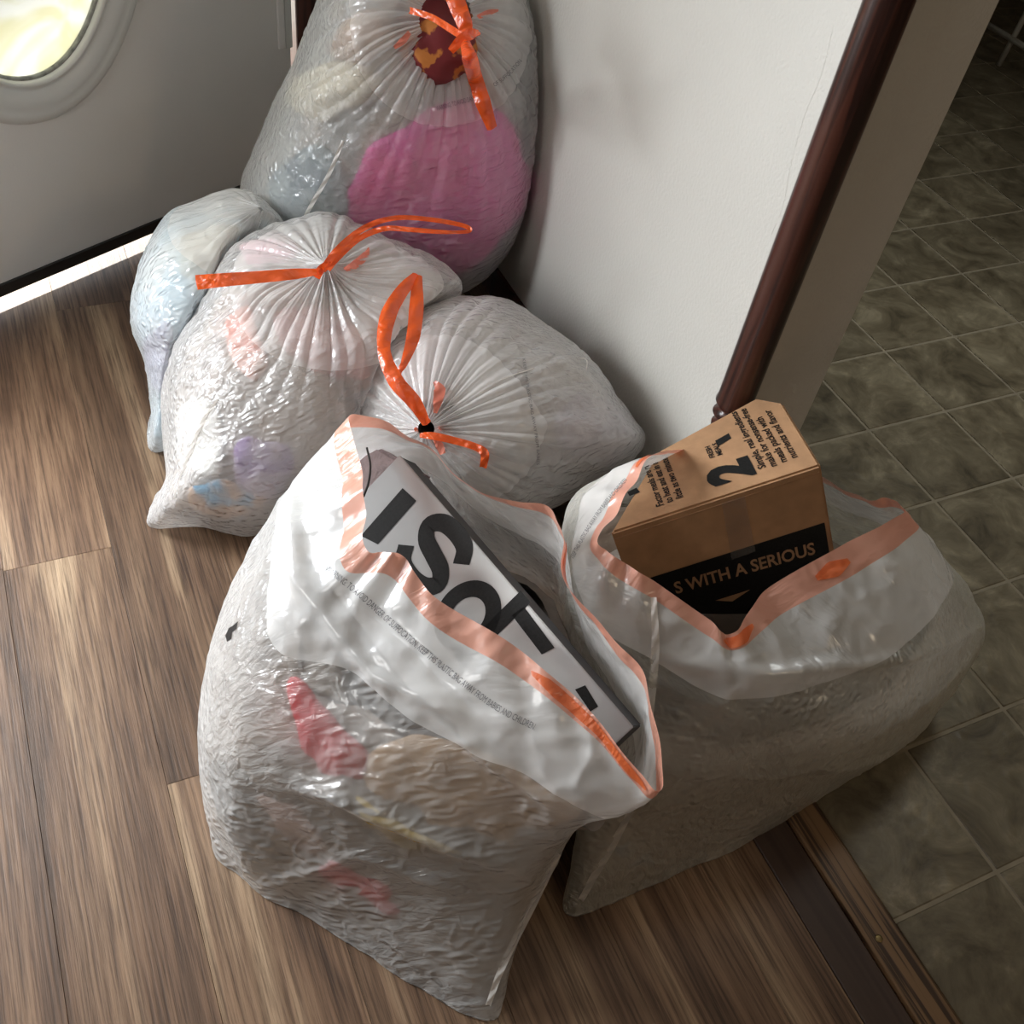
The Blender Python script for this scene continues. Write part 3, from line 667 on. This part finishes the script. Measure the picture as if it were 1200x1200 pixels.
G6, K6 = open_bag(mer6, seed=9, creases=[
  ([(760,770),(900,790),(1060,770),(1150,735)], 0.012, 0.012), ([(700,770),(850,830),(980,900),(1050,880)], 0.008, 0.012),
  ([(780,900),(900,910),(1040,870)], 0.006, 0.010), ([(690,600),(670,700),(700,780)], 0.007, 0.010)])
b6, BV6 = finish_bag('garbage_bag', 'open white garbage bag holding a brown cardboard box beside the wall end', G6, FILM6, BANDW, 15, M_hem, bandrows=58)

# ------------------------------------------------------------------ tied bags
FILM4 = film_mat('film_pleated_bag', (0.92, 0.91, 0.90), 0.40, 90, 0.6, 0.2, 6.0)
FILM3 = film_mat('film_knotted_bag', (0.92, 0.91, 0.90), 0.35, 95, 0.7, 0.16, 7.0)
FILM2 = film_mat('film_pale_blue_bag', (0.88, 0.92, 0.94), 0.46, 80, 0.7, 0.18, 9.0)
FILM1 = film_mat('film_tall_bag', (0.93, 0.94, 0.94), 0.31, 70, 0.6, 0.2, 11.0)
K4 = at(572, 482, .19)
G4, n4 = tied_bag(K4, (.24, .22, .19), 0.3, [(540,349),(590,351),(640,380),(690,420),(725,470),(746,500),(756,514),(742,534),(680,578),(630,600),(570,612),(500,600),(440,570),(405,510),(410,450),(440,400),(490,365)], (503, 503), 0.013, 34, 0.011, 0.30, 21, others=[BV5, BV6])
b4, BV4 = finish_bag('garbage_bag', 'tied white garbage bag with pleats fanning out, between wall and open bags', G4, FILM4, BANDT)
K3 = at(365, 440, .19)
G3, n3 = tied_bag(K3, (.24, .23, .19), 0.2, [(245,340),(265,300),(300,272),(375,250),(420,262),(475,288),(520,310),(548,345),(545,400),(500,470),(440,545),(380,595),(300,624),(262,622),(225,612),(166,613),(198,580),(196,540),(190,470),(200,420),(228,370)], (380, 316), 0.004, 30, 0.010, 0.26, 33, others=[BV5, BV4])
b3, BV3 = finish_bag('garbage_bag', 'tied white garbage bag with orange drawstring loop on top and coloured clothes inside', G3, FILM3, BANDT)
K1 = at(468, 150, .42)
G1, n1 = tied_bag(K1, (.25, .23, .41), 0.0, [(345,70),(365,20),(400,-45),(460,-85),(530,-90),(590,-55),(620,0),(636,60),(641,130),(628,220),(600,290),(555,338),(500,355),(420,350),(340,330),(290,290),(283,225),(300,175),(325,110)], (520, 28), 0.045, 36, 0.010, 0.30, 41, others=[BV3, BV4])
b1, BV1 = finish_bag('garbage_bag', 'tall tied garbage bag against the wall with a pink shape inside', G1, FILM1, BANDT)
K2 = at(245, 380, .16)
G2, n2 = tied_bag(K2, (.20, .18, .20), 0.4, [(235,235),(285,222),(330,260),(350,330),(340,420),(280,480),(215,520),(175,531),(181,500),(172,430),(154,375),(165,310),(195,255)], (300, 250), 0.004, 20, 0.006, 0.12, 52, others=[BV3, BV1])
b2, BV2 = finish_bag('garbage_bag', 'pale blue garbage bag tucked behind the knotted bag by the door', G2, FILM2, BANDT)
# ------------------------------------------------------------------ drawstrings, tabs, seams, print (parts of their bags)
def rib3(root, bvh, knot, pts, widths, m=None, name='drawstring', n=40, seed=0, curl=0.0, lift=0.012):
    zk = film_pt(bvh, *knot)[2] if knot else G1[0, :, 2].max()
    ribbon(name, [p if len(p) == 2 else (p[0], p[1], zk+p[2]) for p in pts], widths, m or M_string, root, bvh, lift, n, curl, seed)
k3, k4, k1 = (378, 317), (512, 496), None
rib3(b3, BV3, k3, [(378,318),(345,321,.03),(300,325,.025),(262,328,.02),(230,331,.01)], [.009,.018,.020,.022,.024], seed=1)
rib3(b3, BV3, k3, [(378,317),(392,297,.05),(415,275,.07),(440,261,.085),(470,255,.095),(510,258,.095),(545,265,.09),(549,271,.085),(520,272,.085),(480,269,.08),(450,268,.07),(420,280,.05),(395,302,.035),(384,316,.02)], [.012,.012,.010,.009,.008,.008,.007,.006,.008,.009,.010,.012,.010], n=90, seed=2)
rib3(b3, BV3, k3, [(370,325),(378,314),(388,310)], [.014,.014,.014], n=12, lift=.016)
rib3(b3, BV3, k3, [(404,316),(418,309),(429,298),(432,290)], [.008,.016,.012,.002], M_tab, 'hem_tab', 16, lift=.008)
rib3(b4, BV4, k4, [(500,497,.01),(486,472,.05),(463,445,.08),(450,410,.10),(455,370,.12),(472,340,.13),(489,323,.13)], [.014,.024,.026,.021,.027,.022,.017], n=50, seed=4, curl=.4)
rib3(b4, BV4, k4, [(489,323,.13),(488,360,.115),(484,395,.09),(474,425,.07),(468,440,.055),(482,470,.04),(502,496,.008)], [.017,.025,.023,.012,.007,.013,.012], n=50, seed=5, curl=.3)
rib3(b4, BV4, k4, [(492,510),(508,511),(535,517),(558,524),(568,532),(566,548)], [.008,.013,.012,.012,.015,.012], n=40, seed=6, lift=.014)
rib3(b4, BV4, k4, [(486,503),(500,508),(516,502)], [.008,.013,.008], n=12, lift=.016)
rib3(b4, BV4, k4, [(510,484),(513,470),(515,456),(509,447)], [.006,.016,.020,.004], M_tab, 'hem_tab', 16)
rib3(b4, BV4, k4, [(510,514),(515,522),(519,532)], [.008,.014,.010], M_tab, 'hem_tab', 12)
rib3(b1, BV1, k1, [(543,43,.03),(551,70,.03),(557,92),(566,120),(577,151)], [.014,.024,.028,.030,.020], n=40, seed=7, curl=.5, lift=.034)
rib3(b1, BV1, k1, [(544,44,.035),(545,30,.05),(537,8,.07),(530,-12,.085),(524,-40,.09)], [.012,.024,.028,.028,.024], n=30, seed=8, curl=.4)
rib3(b1, BV1, k1, [(480,12,.02),(505,20,.025),(525,32,.03),(544,44,.035)], [.010,.010,.011,.011], n=24, seed=9)
rib3(b1, BV1, k1, [(528,60,.02),(540,47,.035),(552,40,.04),(562,38,.03)], [.011,.016,.016,.008], n=16, seed=10)
rib3(b1, BV1, k1, [(462,56),(472,48),(480,38)], [.006,.012,.008], M_tab, 'hem_tab', 12, lift=.006)
rib3(b1, BV1, k1, [(560,20),(572,15),(584,12)], [.008,.010,.004], M_tab, 'hem_tab', 12, lift=.006)
def hem_string(G, K, root, u0, u1, r0=3, r1=13):
    """stretch where the orange string shows full against the hem film"""
    Nn = grid_normals(G[:30], K); us = np.arange(u0, u1) % G.shape[1]; w = len(us)
    t = np.clip(np.minimum(np.arange(w), w-1-np.arange(w))/8.0, 0, 1); vs = []
    rows = np.linspace(0, 1, 6)
    for j in rows:
        for i, u in enumerate(us):
            r = 8+(j-0.5)*(r1-r0)*(0.25+0.75*t[i]); a = int(r); f = r-a
            vs.append(G[a, u]*(1-f)+G[a+1, u]*f+Nn[a, u]*0.0014)
    fs = [(j*w+i, j*w+i+1, (j+1)*w+i+1, (j+1)*w+i) for j in range(5) for i in range(w-1)]
    child('drawstring', mesh_from('drawstring', vs, fs), M_string2, part(root, 'hem'))
M_string2 = film_mat('orange_string_in_hem', (0.95, 0.25, 0.08), 0.72, 60, 0.35, 0.28, 8.0, 0.1)
hem_string(G5, K5, b5, 200, 252); hem_string(G5, K5, b5, 108, 150); hem_string(G6, K6, b6, 166, 196); hem_string(G6, K6, b6, 226, 240); hem_string(G6, K6, b6, 2, 14)
def seam(pts, w, root, bvh, seed=0): ribbon('side_seam', pts, [w*0.7, w, w, w*0.8], M_seam, root, bvh, 0.0025, n=40, seed=seed)
seam([(766,700),(768,760),(762,830),(757,880)], .011, part(b6, 'film'), BV6, 1)
seam([(742,945),(718,990),(700,1020),(681,1055)], .011, b6, BV6, 2)
seam([(255,468),(235,500),(218,545),(205,585)], .008, b3, BV3, 3)
seam([(402,165),(385,205),(365,240),(352,265)], .008, b1, BV1, 4)
seam([(655,1000),(625,1060),(590,1130),(572,1178)], .009, b5, BV5, 5)
seam([(520,480),(600,440),(680,420),(700,425)], .002, b4, BV4, 6)
tp = np.array([(264,745),(268,736),(273,733),(279,728),(277,737),(272,741),(271,749),(266,752)], float)
tv = []
for p in tp:
    h = first_hit(BV5, *p); r = ray(*p); tv.append((h if h is not None else at(p[0], p[1], .3))-r/np.linalg.norm(r)*0.002)
child('tear', mesh_from('tear', tv, [tuple(range(len(tv)))], False), M_black, b5)
print_on('printed_warning', 'WARNING: TO AVOID DANGER OF SUFFOCATION, KEEP THIS PLASTIC BAG AWAY FROM BABIES AND CHILDREN.', [(380,668),(420,700),(470,745),(530,795),(580,832),(626,856)], 11.5, BV5, part(b5, 'upper_band'), M_print)
print_on('printed_warning', 'KEEP THIS PLASTIC BAG AWAY FROM BABIES AND CHILDREN', [(672,655),(690,622),(712,590),(735,563)], 7, BV6, part(b6, 'upper_band'), M_print)
print_on('printed_warning', 'WARNING: TO AVOID DANGER', [(512,130),(540,122),(562,116)], 8, BV1, part(b1, 'upper_band'), M_print)
print_on('printed_warning', 'OF SUFFOCATION', [(580,102),(598,88),(612,72)], 7, BV1, part(b1, 'upper_band'), M_print)
print_on('printed_warning', 'KEEP THIS PLASTIC BAG AWAY FROM BABIES', [(612,420),(618,460),(628,520),(629,545)], 5, BV4, part(b4, 'upper_band'), M_print)

# ------------------------------------------------------------------ cardboard box standing in the side bag
def on_plane(px, py, O, nrm):
    r = ray(px, py); return CC+((O-CC) @ nrm)/(r @ nrm)*r
E2 = at(962, 545, .5); E1 = at(715, 625, .37); bA = E1-E2; bL = np.linalg.norm(bA); bA = bA/bL
rB = ray(907, 455); Bp = CC+((E2-CC) @ bA)/(rB @ bA)*rB; bB = Bp-E2; bD = np.linalg.norm(bB); bB = bB/bD
bC = np.cross(bA, bB); bC = bC/np.linalg.norm(bC); bC = bC*np.sign(-bC[2]); BH = 0.25
Q1 = E2+bB*bD*0.80; Q2 = on_plane(886, 466, E2, bC); q2a = (Q2-E2) @ bA; q2b = (Q2-E2) @ bB
LX = bL; LB = on_plane(772, 528, E2, bC)
top = [E2, E1, LB, Q2, Q1]
def box_mesh():
    vs = [p for p in top]+[p+bC*BH for p in top]; n = len(top)
    fs = [tuple(range(n)), tuple(range(2*n-1, n-1, -1))]+[(k, n+k, n+(k+1) % n, (k+1) % n) for k in range(n)]
    me = mesh_from('carton_body', vs, fs, False); bm = bmesh.new(); bm.from_mesh(me); bmesh.ops.recalc_face_normals(bm, faces=bm.faces[:])
    bmesh.ops.bevel(bm, geom=bm.edges[:], offset=0.0035, segments=2, affect='EDGES'); bm.to_mesh(me); bm.free(); return me
M_kraft = plain('kraft_cardboard', (0.40, 0.225, 0.115), 0.75, nscale=40, namp=0.10, bump=0.25, bscale=120)
M_tape = film_mat('clear_tape', (0.8, 0.75, 0.7), 0.03, 30, 0.1, 0.2, 0, 0.02, gloss=0.05)
cb = thing('cardboard_box', 'brown cardboard meal box with black lettering sticking out of an open bag', 'box', tuple((E2+bA*LX/2+bC*BH)))
child('carton_body', box_mesh(), M_kraft, cb)
def quad(name, P, m, root, lift, nrm):
    return child(name, mesh_from(name, [p+nrm*lift for p in P], [tuple(range(len(P)))], False), m, root)
def text_on(name, body, origin, xd, yd, size, m, root, nrm, offset=0.0, lift=0.0008, sx=1.0, sy=1.0, space=1.0):
    V, Fs = font_mesh(body, size, offset, space=space)
    return child(name, mesh_from(name, [origin+xd*v[0]*sx+yd*v[1]*sy+nrm*lift for v in V], Fs, False), m, root)
up = -bC; fr_n = -bB
def F1(px, py): return on_plane(px, py, E2, bC)
def F2(px, py): return on_plane(px, py, E2, bB)
text_on('printed_number', '2', F1(883, 556), bB, bA, .088, M_black, part(cb, 'carton_body'), up, .0050, sx=1.0)
quad('printed_mark', [F1(842,523), F1(857,514), F1(854,508), F1(838,517)], M_black, part(cb, 'carton_body'), .0008, up)
for body, p in (('FRESH', (838,536)), ('MEALS', (847,533))): text_on('printed_text', body, F1(*p), bB, bA, .0115, M_black, part(cb, 'carton_body'), up, .0003)
for body, p in (('Simple, real ingredients', (898,548)), ('make for nonsense-free', (911,546)), ('meals packed with', (923,541)), ('nutrients and flavor', (935,536))): text_on('printed_text', body, F1(*p), bB, bA, .0165, M_black, part(cb, 'carton_body'), up, .0003)
for body, p in (('Factor meals are ready', (778,592)), ('to heat and eat in as', (789,588)), ('little as two minutes', (801,583))): text_on('printed_text', body, F1(*p), bB, bA, .0165, M_black, part(cb, 'carton_body'), up, .0003, sx=0.8)
quad('printed_mark', [F1(738,582), F1(750,577), F1(746,572), F1(735,577)], M_black, part(cb, 'carton_body'), .0008, up)
w0 = F2(966, 612); w_a = (w0-E2) @ bA; w_c = (w0-E2) @ bC
quad('printed_band', [E2+bA*w_a+bC*w_c, E2+bA*w_a+bC*(w_c+.15), E2+bA*(LX-.004)+bC*(w_c+.15), E2+bA*(LX-.004)+bC*w_c], M_black, part(cb, 'carton_body'), .0008, fr_n)
t0 = F2(792, 695); t1 = F2(955, 648); V_, _ = font_mesh('S WITH A SERIOUS', 1.0); tsz = np.linalg.norm(t1-t0)/V_[:, 0].max()
text_on('printed_slogan', 'S WITH A SERIOUS', t0, (t1-t0)/np.linalg.norm(t1-t0), -bC, tsz, M_tan, part(cb, 'carton_body'), fr_n, .0006, .0016, sy=1.35)
quad('printed_mark', [F2(838,703), F2(879,690), F2(858,704)], M_tan, part(cb, 'carton_body'), .0016, fr_n)
rs = np.cross(bB, bC); rs = rs*np.sign(rs @ -bA)
quad('printed_panel', [E2+bB*.02+bC*.05, E2+bB*.15+bC*.05, E2+bB*.15+bC*.2, E2+bB*.02+bC*.2], M_black, part(cb, 'carton_body'), .0008, rs)
quad('packing_tape', [F2(845,588), F2(872,580), F2(885,645), F2(857,655)], M_tape, part(cb, 'carton_body'), .0022, fr_n)
# flap line just under the upper edge
obj_fl = tube('flap_edge', [E2+bC*.012+fr_n*.0006+bA*.004, E2+bC*.013+fr_n*.0006+bA*(LX-.004)], .0008, 6); child('flap_edge', obj_fl, M_kraft, part(cb, 'carton_body'))

# ------------------------------------------------------------------ silver carton in the front bag
P0 = at(468, 533, .46); P1 = at(742, 852, .40); cA = P1-P0; cL = np.linalg.norm(cA); cA = cA/cL
r2 = ray(425, 578); P2 = CC+((P0-CC) @ cA)/(r2 @ cA)*r2; cB = P2-P0; cB = cB/np.linalg.norm(cB); cN = np.cross(cA, cB); cN = cN*np.sign(cN[2]); CW, CT = 0.20, 0.05
def slab3(name, O, dims, axes, bev):
    vs = [O+axes[0]*i*dims[0]+axes[1]*j*dims[1]+axes[2]*k*dims[2] for i in (0, 1) for j in (0, 1) for k in (0, 1)]
    me = mesh_from(name, vs, [(0,1,3,2),(4,6,7,5),(0,4,5,1),(2,3,7,6),(0,2,6,4),(1,5,7,3)], False); bm = bmesh.new(); bm.from_mesh(me); bmesh.ops.recalc_face_normals(bm, faces=bm.faces[:])
    bmesh.ops.bevel(bm, geom=bm.edges[:], offset=bev, segments=2, affect='EDGES'); bm.to_mesh(me); bm.free(); return me
M_silver = plain('silver_coated_card', (0.40, 0.405, 0.41), 0.30, 0.3, nscale=12, namp=0.05, bump=0.25, bscale=18)
M_cside = plain('dark_carton_side', (0.05, 0.05, 0.055), 0.5)
wc = thing('printed_carton', 'flat silver carton with oversized black letters in the front open bag', 'carton', tuple(P0+cA*cL/2+cB*CW/2-cN*CT))
child('carton_face', slab3('carton_face', P0-cN*.004, (cL, CW, .004), (cA, cB, cN), .0012), M_silver, wc)
child('carton_side', slab3('carton_side', P0-cN*CT+cA*.001+cB*.001, (cL-.002, CW-.002, CT-.0045), (cA, cB, cN), .0015), M_cside, wc)
def FC(px, py): return on_plane(px, py, P0, cN)
def bar(pts): quad('printed_letter', [FC(*p) for p in pts], M_black, part(wc, 'carton_face'), .0007, cN)
bar([(472,572),(488,587),(443,638),(423,628)])
bar([(600,721),(614,711),(650,759),(635,767)])
bar([(674,808),(686,803),(701,828),(692,834)])
def stroke(px, wa, hb, path, thick, closed=False):
    """bold letter stroke in a unit box: x along the reading direction, y up"""
    O = FC(*px); P = catmull(np.array(path, float), 60, closed); vs = []; n = len(P)
    for i in range(n):
        t = P[(i+1) % n]-P[i-1] if closed or 0 < i < n-1 else (P[1]-P[0] if i == 0 else P[-1]-P[-2])
        t = t/np.linalg.norm(t); nn = np.array([-t[1], t[0]])
        for sg in (-1, 1):
            q = P[i]+nn*sg*thick/2-0.5; vs.append(O-cA*q[0]*wa+cB*q[1]*hb+cN*.0007)
    fs = [(2*i, 2*i+1, 2*((i+1) % n)+1, 2*((i+1) % n)) for i in range(n if closed else n-1)]
    child('printed_letter', mesh_from('printed_letter', vs, fs, False), M_black, part(wc, 'carton_face'))
stroke((508, 650), .078, .088, [(1.0,.74),(.82,.95),(.5,1.0),(.2,.93),(.05,.74),(.2,.57),(.5,.5),(.8,.43),(.95,.25),(.8,.06),(.5,0),(.18,.05),(0,.26)], .30)
pc = (548, 722)
stroke(pc, .078, .088, [(.5+.42*math.cos(w), .5+.46*math.sin(w)) for w in np.linspace(0, 2*math.pi, 14, endpoint=False)], .27, True)
stroke(pc, .078, .088, [(0.02, 1.05), (0.02, .5), (0.02, -.38)], .27)
# pinkish pouch and thin cord behind the carton
pch = lambda p, z: at(*p, z)
po = slab3('quilted_pouch', at(436, 520, .43), (.10, .09, .03), ((at(478,545,.43)-at(436,520,.43))/np.linalg.norm(at(478,545,.43)-at(436,520,.43)), cB, np.cross((at(478,545,.43)-at(436,520,.43))/np.linalg.norm(at(478,545,.43)-at(436,520,.43)), cB)), .004)
pm = plain('mauve_quilted_cloth', (0.36, 0.28, 0.28), 0.7, nscale=60, namp=0.15, bump=0.8, bscale=260)
o = obj('quilted_pouch', po, pm); tag(o, 'small mauve quilted pouch behind the silver carton', 'pouch')
o = obj('black_cord', tube('black_cord', catmull([at(430,525,.47), at(434,545,.475), at(432,565,.472), at(426,582,.465)], 24), .0016, 8), M_rubber); tag(o, 'thin black cord hanging at the silver carton', 'cord')

# ------------------------------------------------------------------ what the bags hold
C = cloth_mat
inner_bundle('clothes_bundle', 'mass of grey-brown clothes filling the front open bag', G5[56:], K5, C('grey_brown_cloth', (0.20, 0.165, 0.14), (0.27, 0.23, 0.20)), 0.93, 0.30, 1)
inner_bundle('clothes_bundle', 'mass of dull brown fabric filling the bag with the cardboard box', G6[70:], K6, C('dull_brown_cloth', (0.24, 0.20, 0.17), (0.28, 0.235, 0.20)), 0.93, 0.22, 2)
inner_bundle('clothes_bundle', 'pale beige linens filling the pleated bag', G4[14:], K4, C('beige_cloth', (0.42, 0.38, 0.35), (0.36, 0.33, 0.33)), 0.90, None, 3)
inner_bundle('clothes_bundle', 'beige clothes filling the bag with the drawstring loop', G3[14:], K3, C('warm_beige_cloth', (0.42, 0.36, 0.32), (0.30, 0.27, 0.25)), 0.90, None, 4)
inner_bundle('clothes_bundle', 'cream and grey clothes filling the tall bag', G1[14:], K1, C('cream_cloth', (0.42, 0.37, 0.32), (0.34, 0.34, 0.33)), 0.90, None, 5)
inner_bundle('clothes_bundle', 'pale blue and white bedding filling the bag by the door', G2[10:], K2, C('pale_blue_cloth', (0.55, 0.68, 0.75), (0.75, 0.75, 0.72)), 0.90, None, 6)
def G_(label, bvh, poly, c1, c2=None, thick=.05, name='garment', cat='clothing', scale=9, inset=.006):
    return lump(name, label, cat, bvh, poly, C(name+'_cloth', c1, c2, scale), inset, thick, seed=len(bpy.data.materials))
G_('round hot pink cushion showing through the tall bag', BV1, [(415,165),(470,140),(540,135),(610,165),(625,215),(595,285),(552,325),(505,318),(450,285),(405,225)], (.86,.055,.36), (.84,.08,.42), .10, 'pink_cushion', 'cushion')
G_('blue-grey knit in the tall bag beside the pink cushion', BV1, [(335,190),(370,165),(400,195),(400,250),(360,270),(325,245)], (.16,.22,.26), (.30,.36,.38), .05)
G_('cream towel in the upper side of the tall bag', BV1, [(345,95),(390,70),(440,85),(420,125),(370,145)], (.72,.66,.52), None, .05)
G_('tan shirt near the tie of the tall bag', BV1, [(390,30),(440,15),(465,40),(440,70),(395,65)], (.55,.40,.30), None, .04)
G_('white sheet crumpled in the pale blue bag', BV2, [(215,280),(260,265),(290,285),(280,320),(230,325),(205,305)], (.82,.80,.70), None, .04)
G_('lilac cloth low in the pale blue bag', BV2, [(170,390),(195,380),(205,420),(195,460),(180,450)], (.55,.52,.68), None, .03)
G_('coral cloth in the knotted bag under its left drawstring', BV3, [(262,385),(290,365),(310,400),(305,440),(275,430)], (.72,.30,.24), (.6,.4,.34), .04)
G_('folded rose pink cloth below the knot of the bag', BV3, [(330,370),(380,360),(430,385),(425,430),(370,440),(335,415)], (.58,.36,.34), (.5,.3,.3), .05)
G_('white card pressed against the knotted bag', BV3, [(205,480),(235,470),(262,500),(258,560),(230,550),(208,520)], (.78,.77,.74), (.74,.73,.70), .012)
G_('purple printed cloth low in the knotted bag', BV3, [(268,525),(310,515),(345,540),(330,580),(285,575)], (.34,.24,.46), (.5,.42,.5), .04)
G_('bright blue cloth at the bottom of the knotted bag', BV3, [(222,568),(260,562),(305,585),(300,608),(255,605),(228,592)], (.14,.40,.62), (.62,.40,.26), .03, scale=14)
G_('pink cloth behind the loop of the knotted bag', BV3, [(285,290),(320,278),(345,290),(330,310),(295,312)], (.75,.42,.50), None, .03)
G_('grey lavender cloth at the pointed corner of the pleated bag', BV4, [(680,455),(715,470),(742,510),(715,540),(670,540),(660,490)], (.38,.34,.40), (.5,.46,.48), .05)
G_('red cloth high in the front open bag', BV5, [(340,812),(368,806),(400,848),(425,885),(405,925),(362,900),(350,860)], (.62,.03,.05), (.55,.06,.07), .05)
G_('red cloth low in the front open bag', BV5, [(372,1000),(400,1012),(445,1030),(480,1062),(470,1085),(430,1062),(385,1030)], (.66,.05,.08), None, .03)
G_('tan paper bag behind the film of the front bag', BV5, [(450,850),(530,868),(640,925),(668,955),(600,1000),(520,985),(440,930)], (.46,.31,.19), (.50,.34,.21), .03, 'paper_bag', 'paper bag')
G_('mustard yellow cloth under the tan paper', BV5, [(405,925),(440,940),(490,975),(540,1000),(500,1003),(440,975)], (.62,.46,.14), None, .03)
G_('charcoal cloth at the lower side of the front bag', BV5, [(240,895),(280,905),(330,960),(330,1020),(295,1020),(255,960)], (.13,.12,.11), (.2,.18,.16), .04)
G_('pale pink cloth between the red pieces', BV5, [(290,930),(340,940),(380,970),(370,1000),(320,975)], (.58,.42,.38), None, .03)
G_('blue packet at the seam of the bag with the box', BV6, [(705,1000),(740,985),(775,1000),(760,1030),(715,1035)], (.18,.24,.32), (.32,.26,.20), .02)
# dark red patterned fabric seen through the mouth of the tall bag
def patterned():
    m, nt, out = mat('maroon_gold_print'); p = N(nt, 'ShaderNodeBsdfPrincipled'); p.inputs['Roughness'].default_value = 0.7; v = coords(nt)
    n = N(nt, 'ShaderNodeTexNoise', i_Scale=26.0, i_Detail=3.0); L(nt, v, n.inputs['Vector']); r = ramp(nt, [(0.53, (0.16, 0.012, 0.015)), (0.57, (0.50, 0.17, 0.03))]); L(nt, n.outputs['Fac'], r.inputs['Fac']); L(nt, r.outputs['Color'], p.inputs['Base Color']); L(nt, p.outputs[0], out.inputs[0]); return m
mp_ = G1[0].mean(0)
bm = bmesh.new(); bmesh.ops.create_icosphere(bm, subdivisions=4, radius=1)
for v in bm.verts:
    q = v.co.copy(); v.co = Vector((q.x*.085, q.y*.085, q.z*.06))*(1+0.12*noise.noise(q*2.2)+0.04*noise.noise(q*6))
me = bpy.data.meshes.new('patterned_cloth'); bm.to_mesh(me); bm.free(); me.polygons.foreach_set('use_smooth', [True]*len(me.polygons))
o = obj('patterned_cloth', me, patterned()); o.location = mp_-n1*0.055; o.rotation_euler = Vector(n1).to_track_quat('Z', 'Y').to_euler()
tag(o, 'maroon cloth with gold print in the mouth of the tall bag', 'cloth')

# ------------------------------------------------------------------ kitchen: white tubular chair frame
M_white = plain('white_enamel', (0.62, 0.60, 0.55), 0.4, namp=0.03)
ch = thing('metal_chair', 'white tubular metal chair standing in the kitchen', 'chair', tuple(at(1172, 73, 0)))
f0 = at(1172, 73, 0.012)
rail = [at(1140, 42, .10), at(1152, 49, .10), at(1215, 88, .10)]
dirr = rail[2]-rail[1]; dirr = dirr/np.linalg.norm(dirr); perp = np.array([-dirr[1], dirr[0], 0])
foot2 = f0+dirr*0.42
child('leg', tube('leg', [f0-[0, 0, .012], f0+perp*0.03+np.array([0, 0, .45])], .011), M_white, ch)
child('leg', tube('leg', [foot2-[0, 0, .012], foot2+perp*0.03+np.array([0, 0, .45])], .011), M_white, ch)
child('leg', tube('leg', [f0+perp*.42-[0, 0, .012], f0+perp*.39+np.array([0, 0, .45])], .011), M_white, ch)
child('leg', tube('leg', [foot2+perp*.42-[0, 0, .012], foot2+perp*.39+np.array([0, 0, .45])], .011), M_white, ch)
child('stretcher', tube('stretcher', [f0-dirr*.16+[0, 0, .09], foot2+dirr*.03+[0, 0, .09]], .011), M_white, ch)
sc_ = (f0+foot2)/2+perp*.21; sv = bevel_box('seat', (-.22, -.22, .44), (.22, .22, .48), .015, 3)
so = obj('seat', sv, M_dark, ch); so.matrix_parent_inverse = Matrix.Translation(ch.location).inverted(); so.location = (sc_[0], sc_[1], 0); so.rotation_euler = (0, 0, math.atan2(dirr[1], dirr[0]))
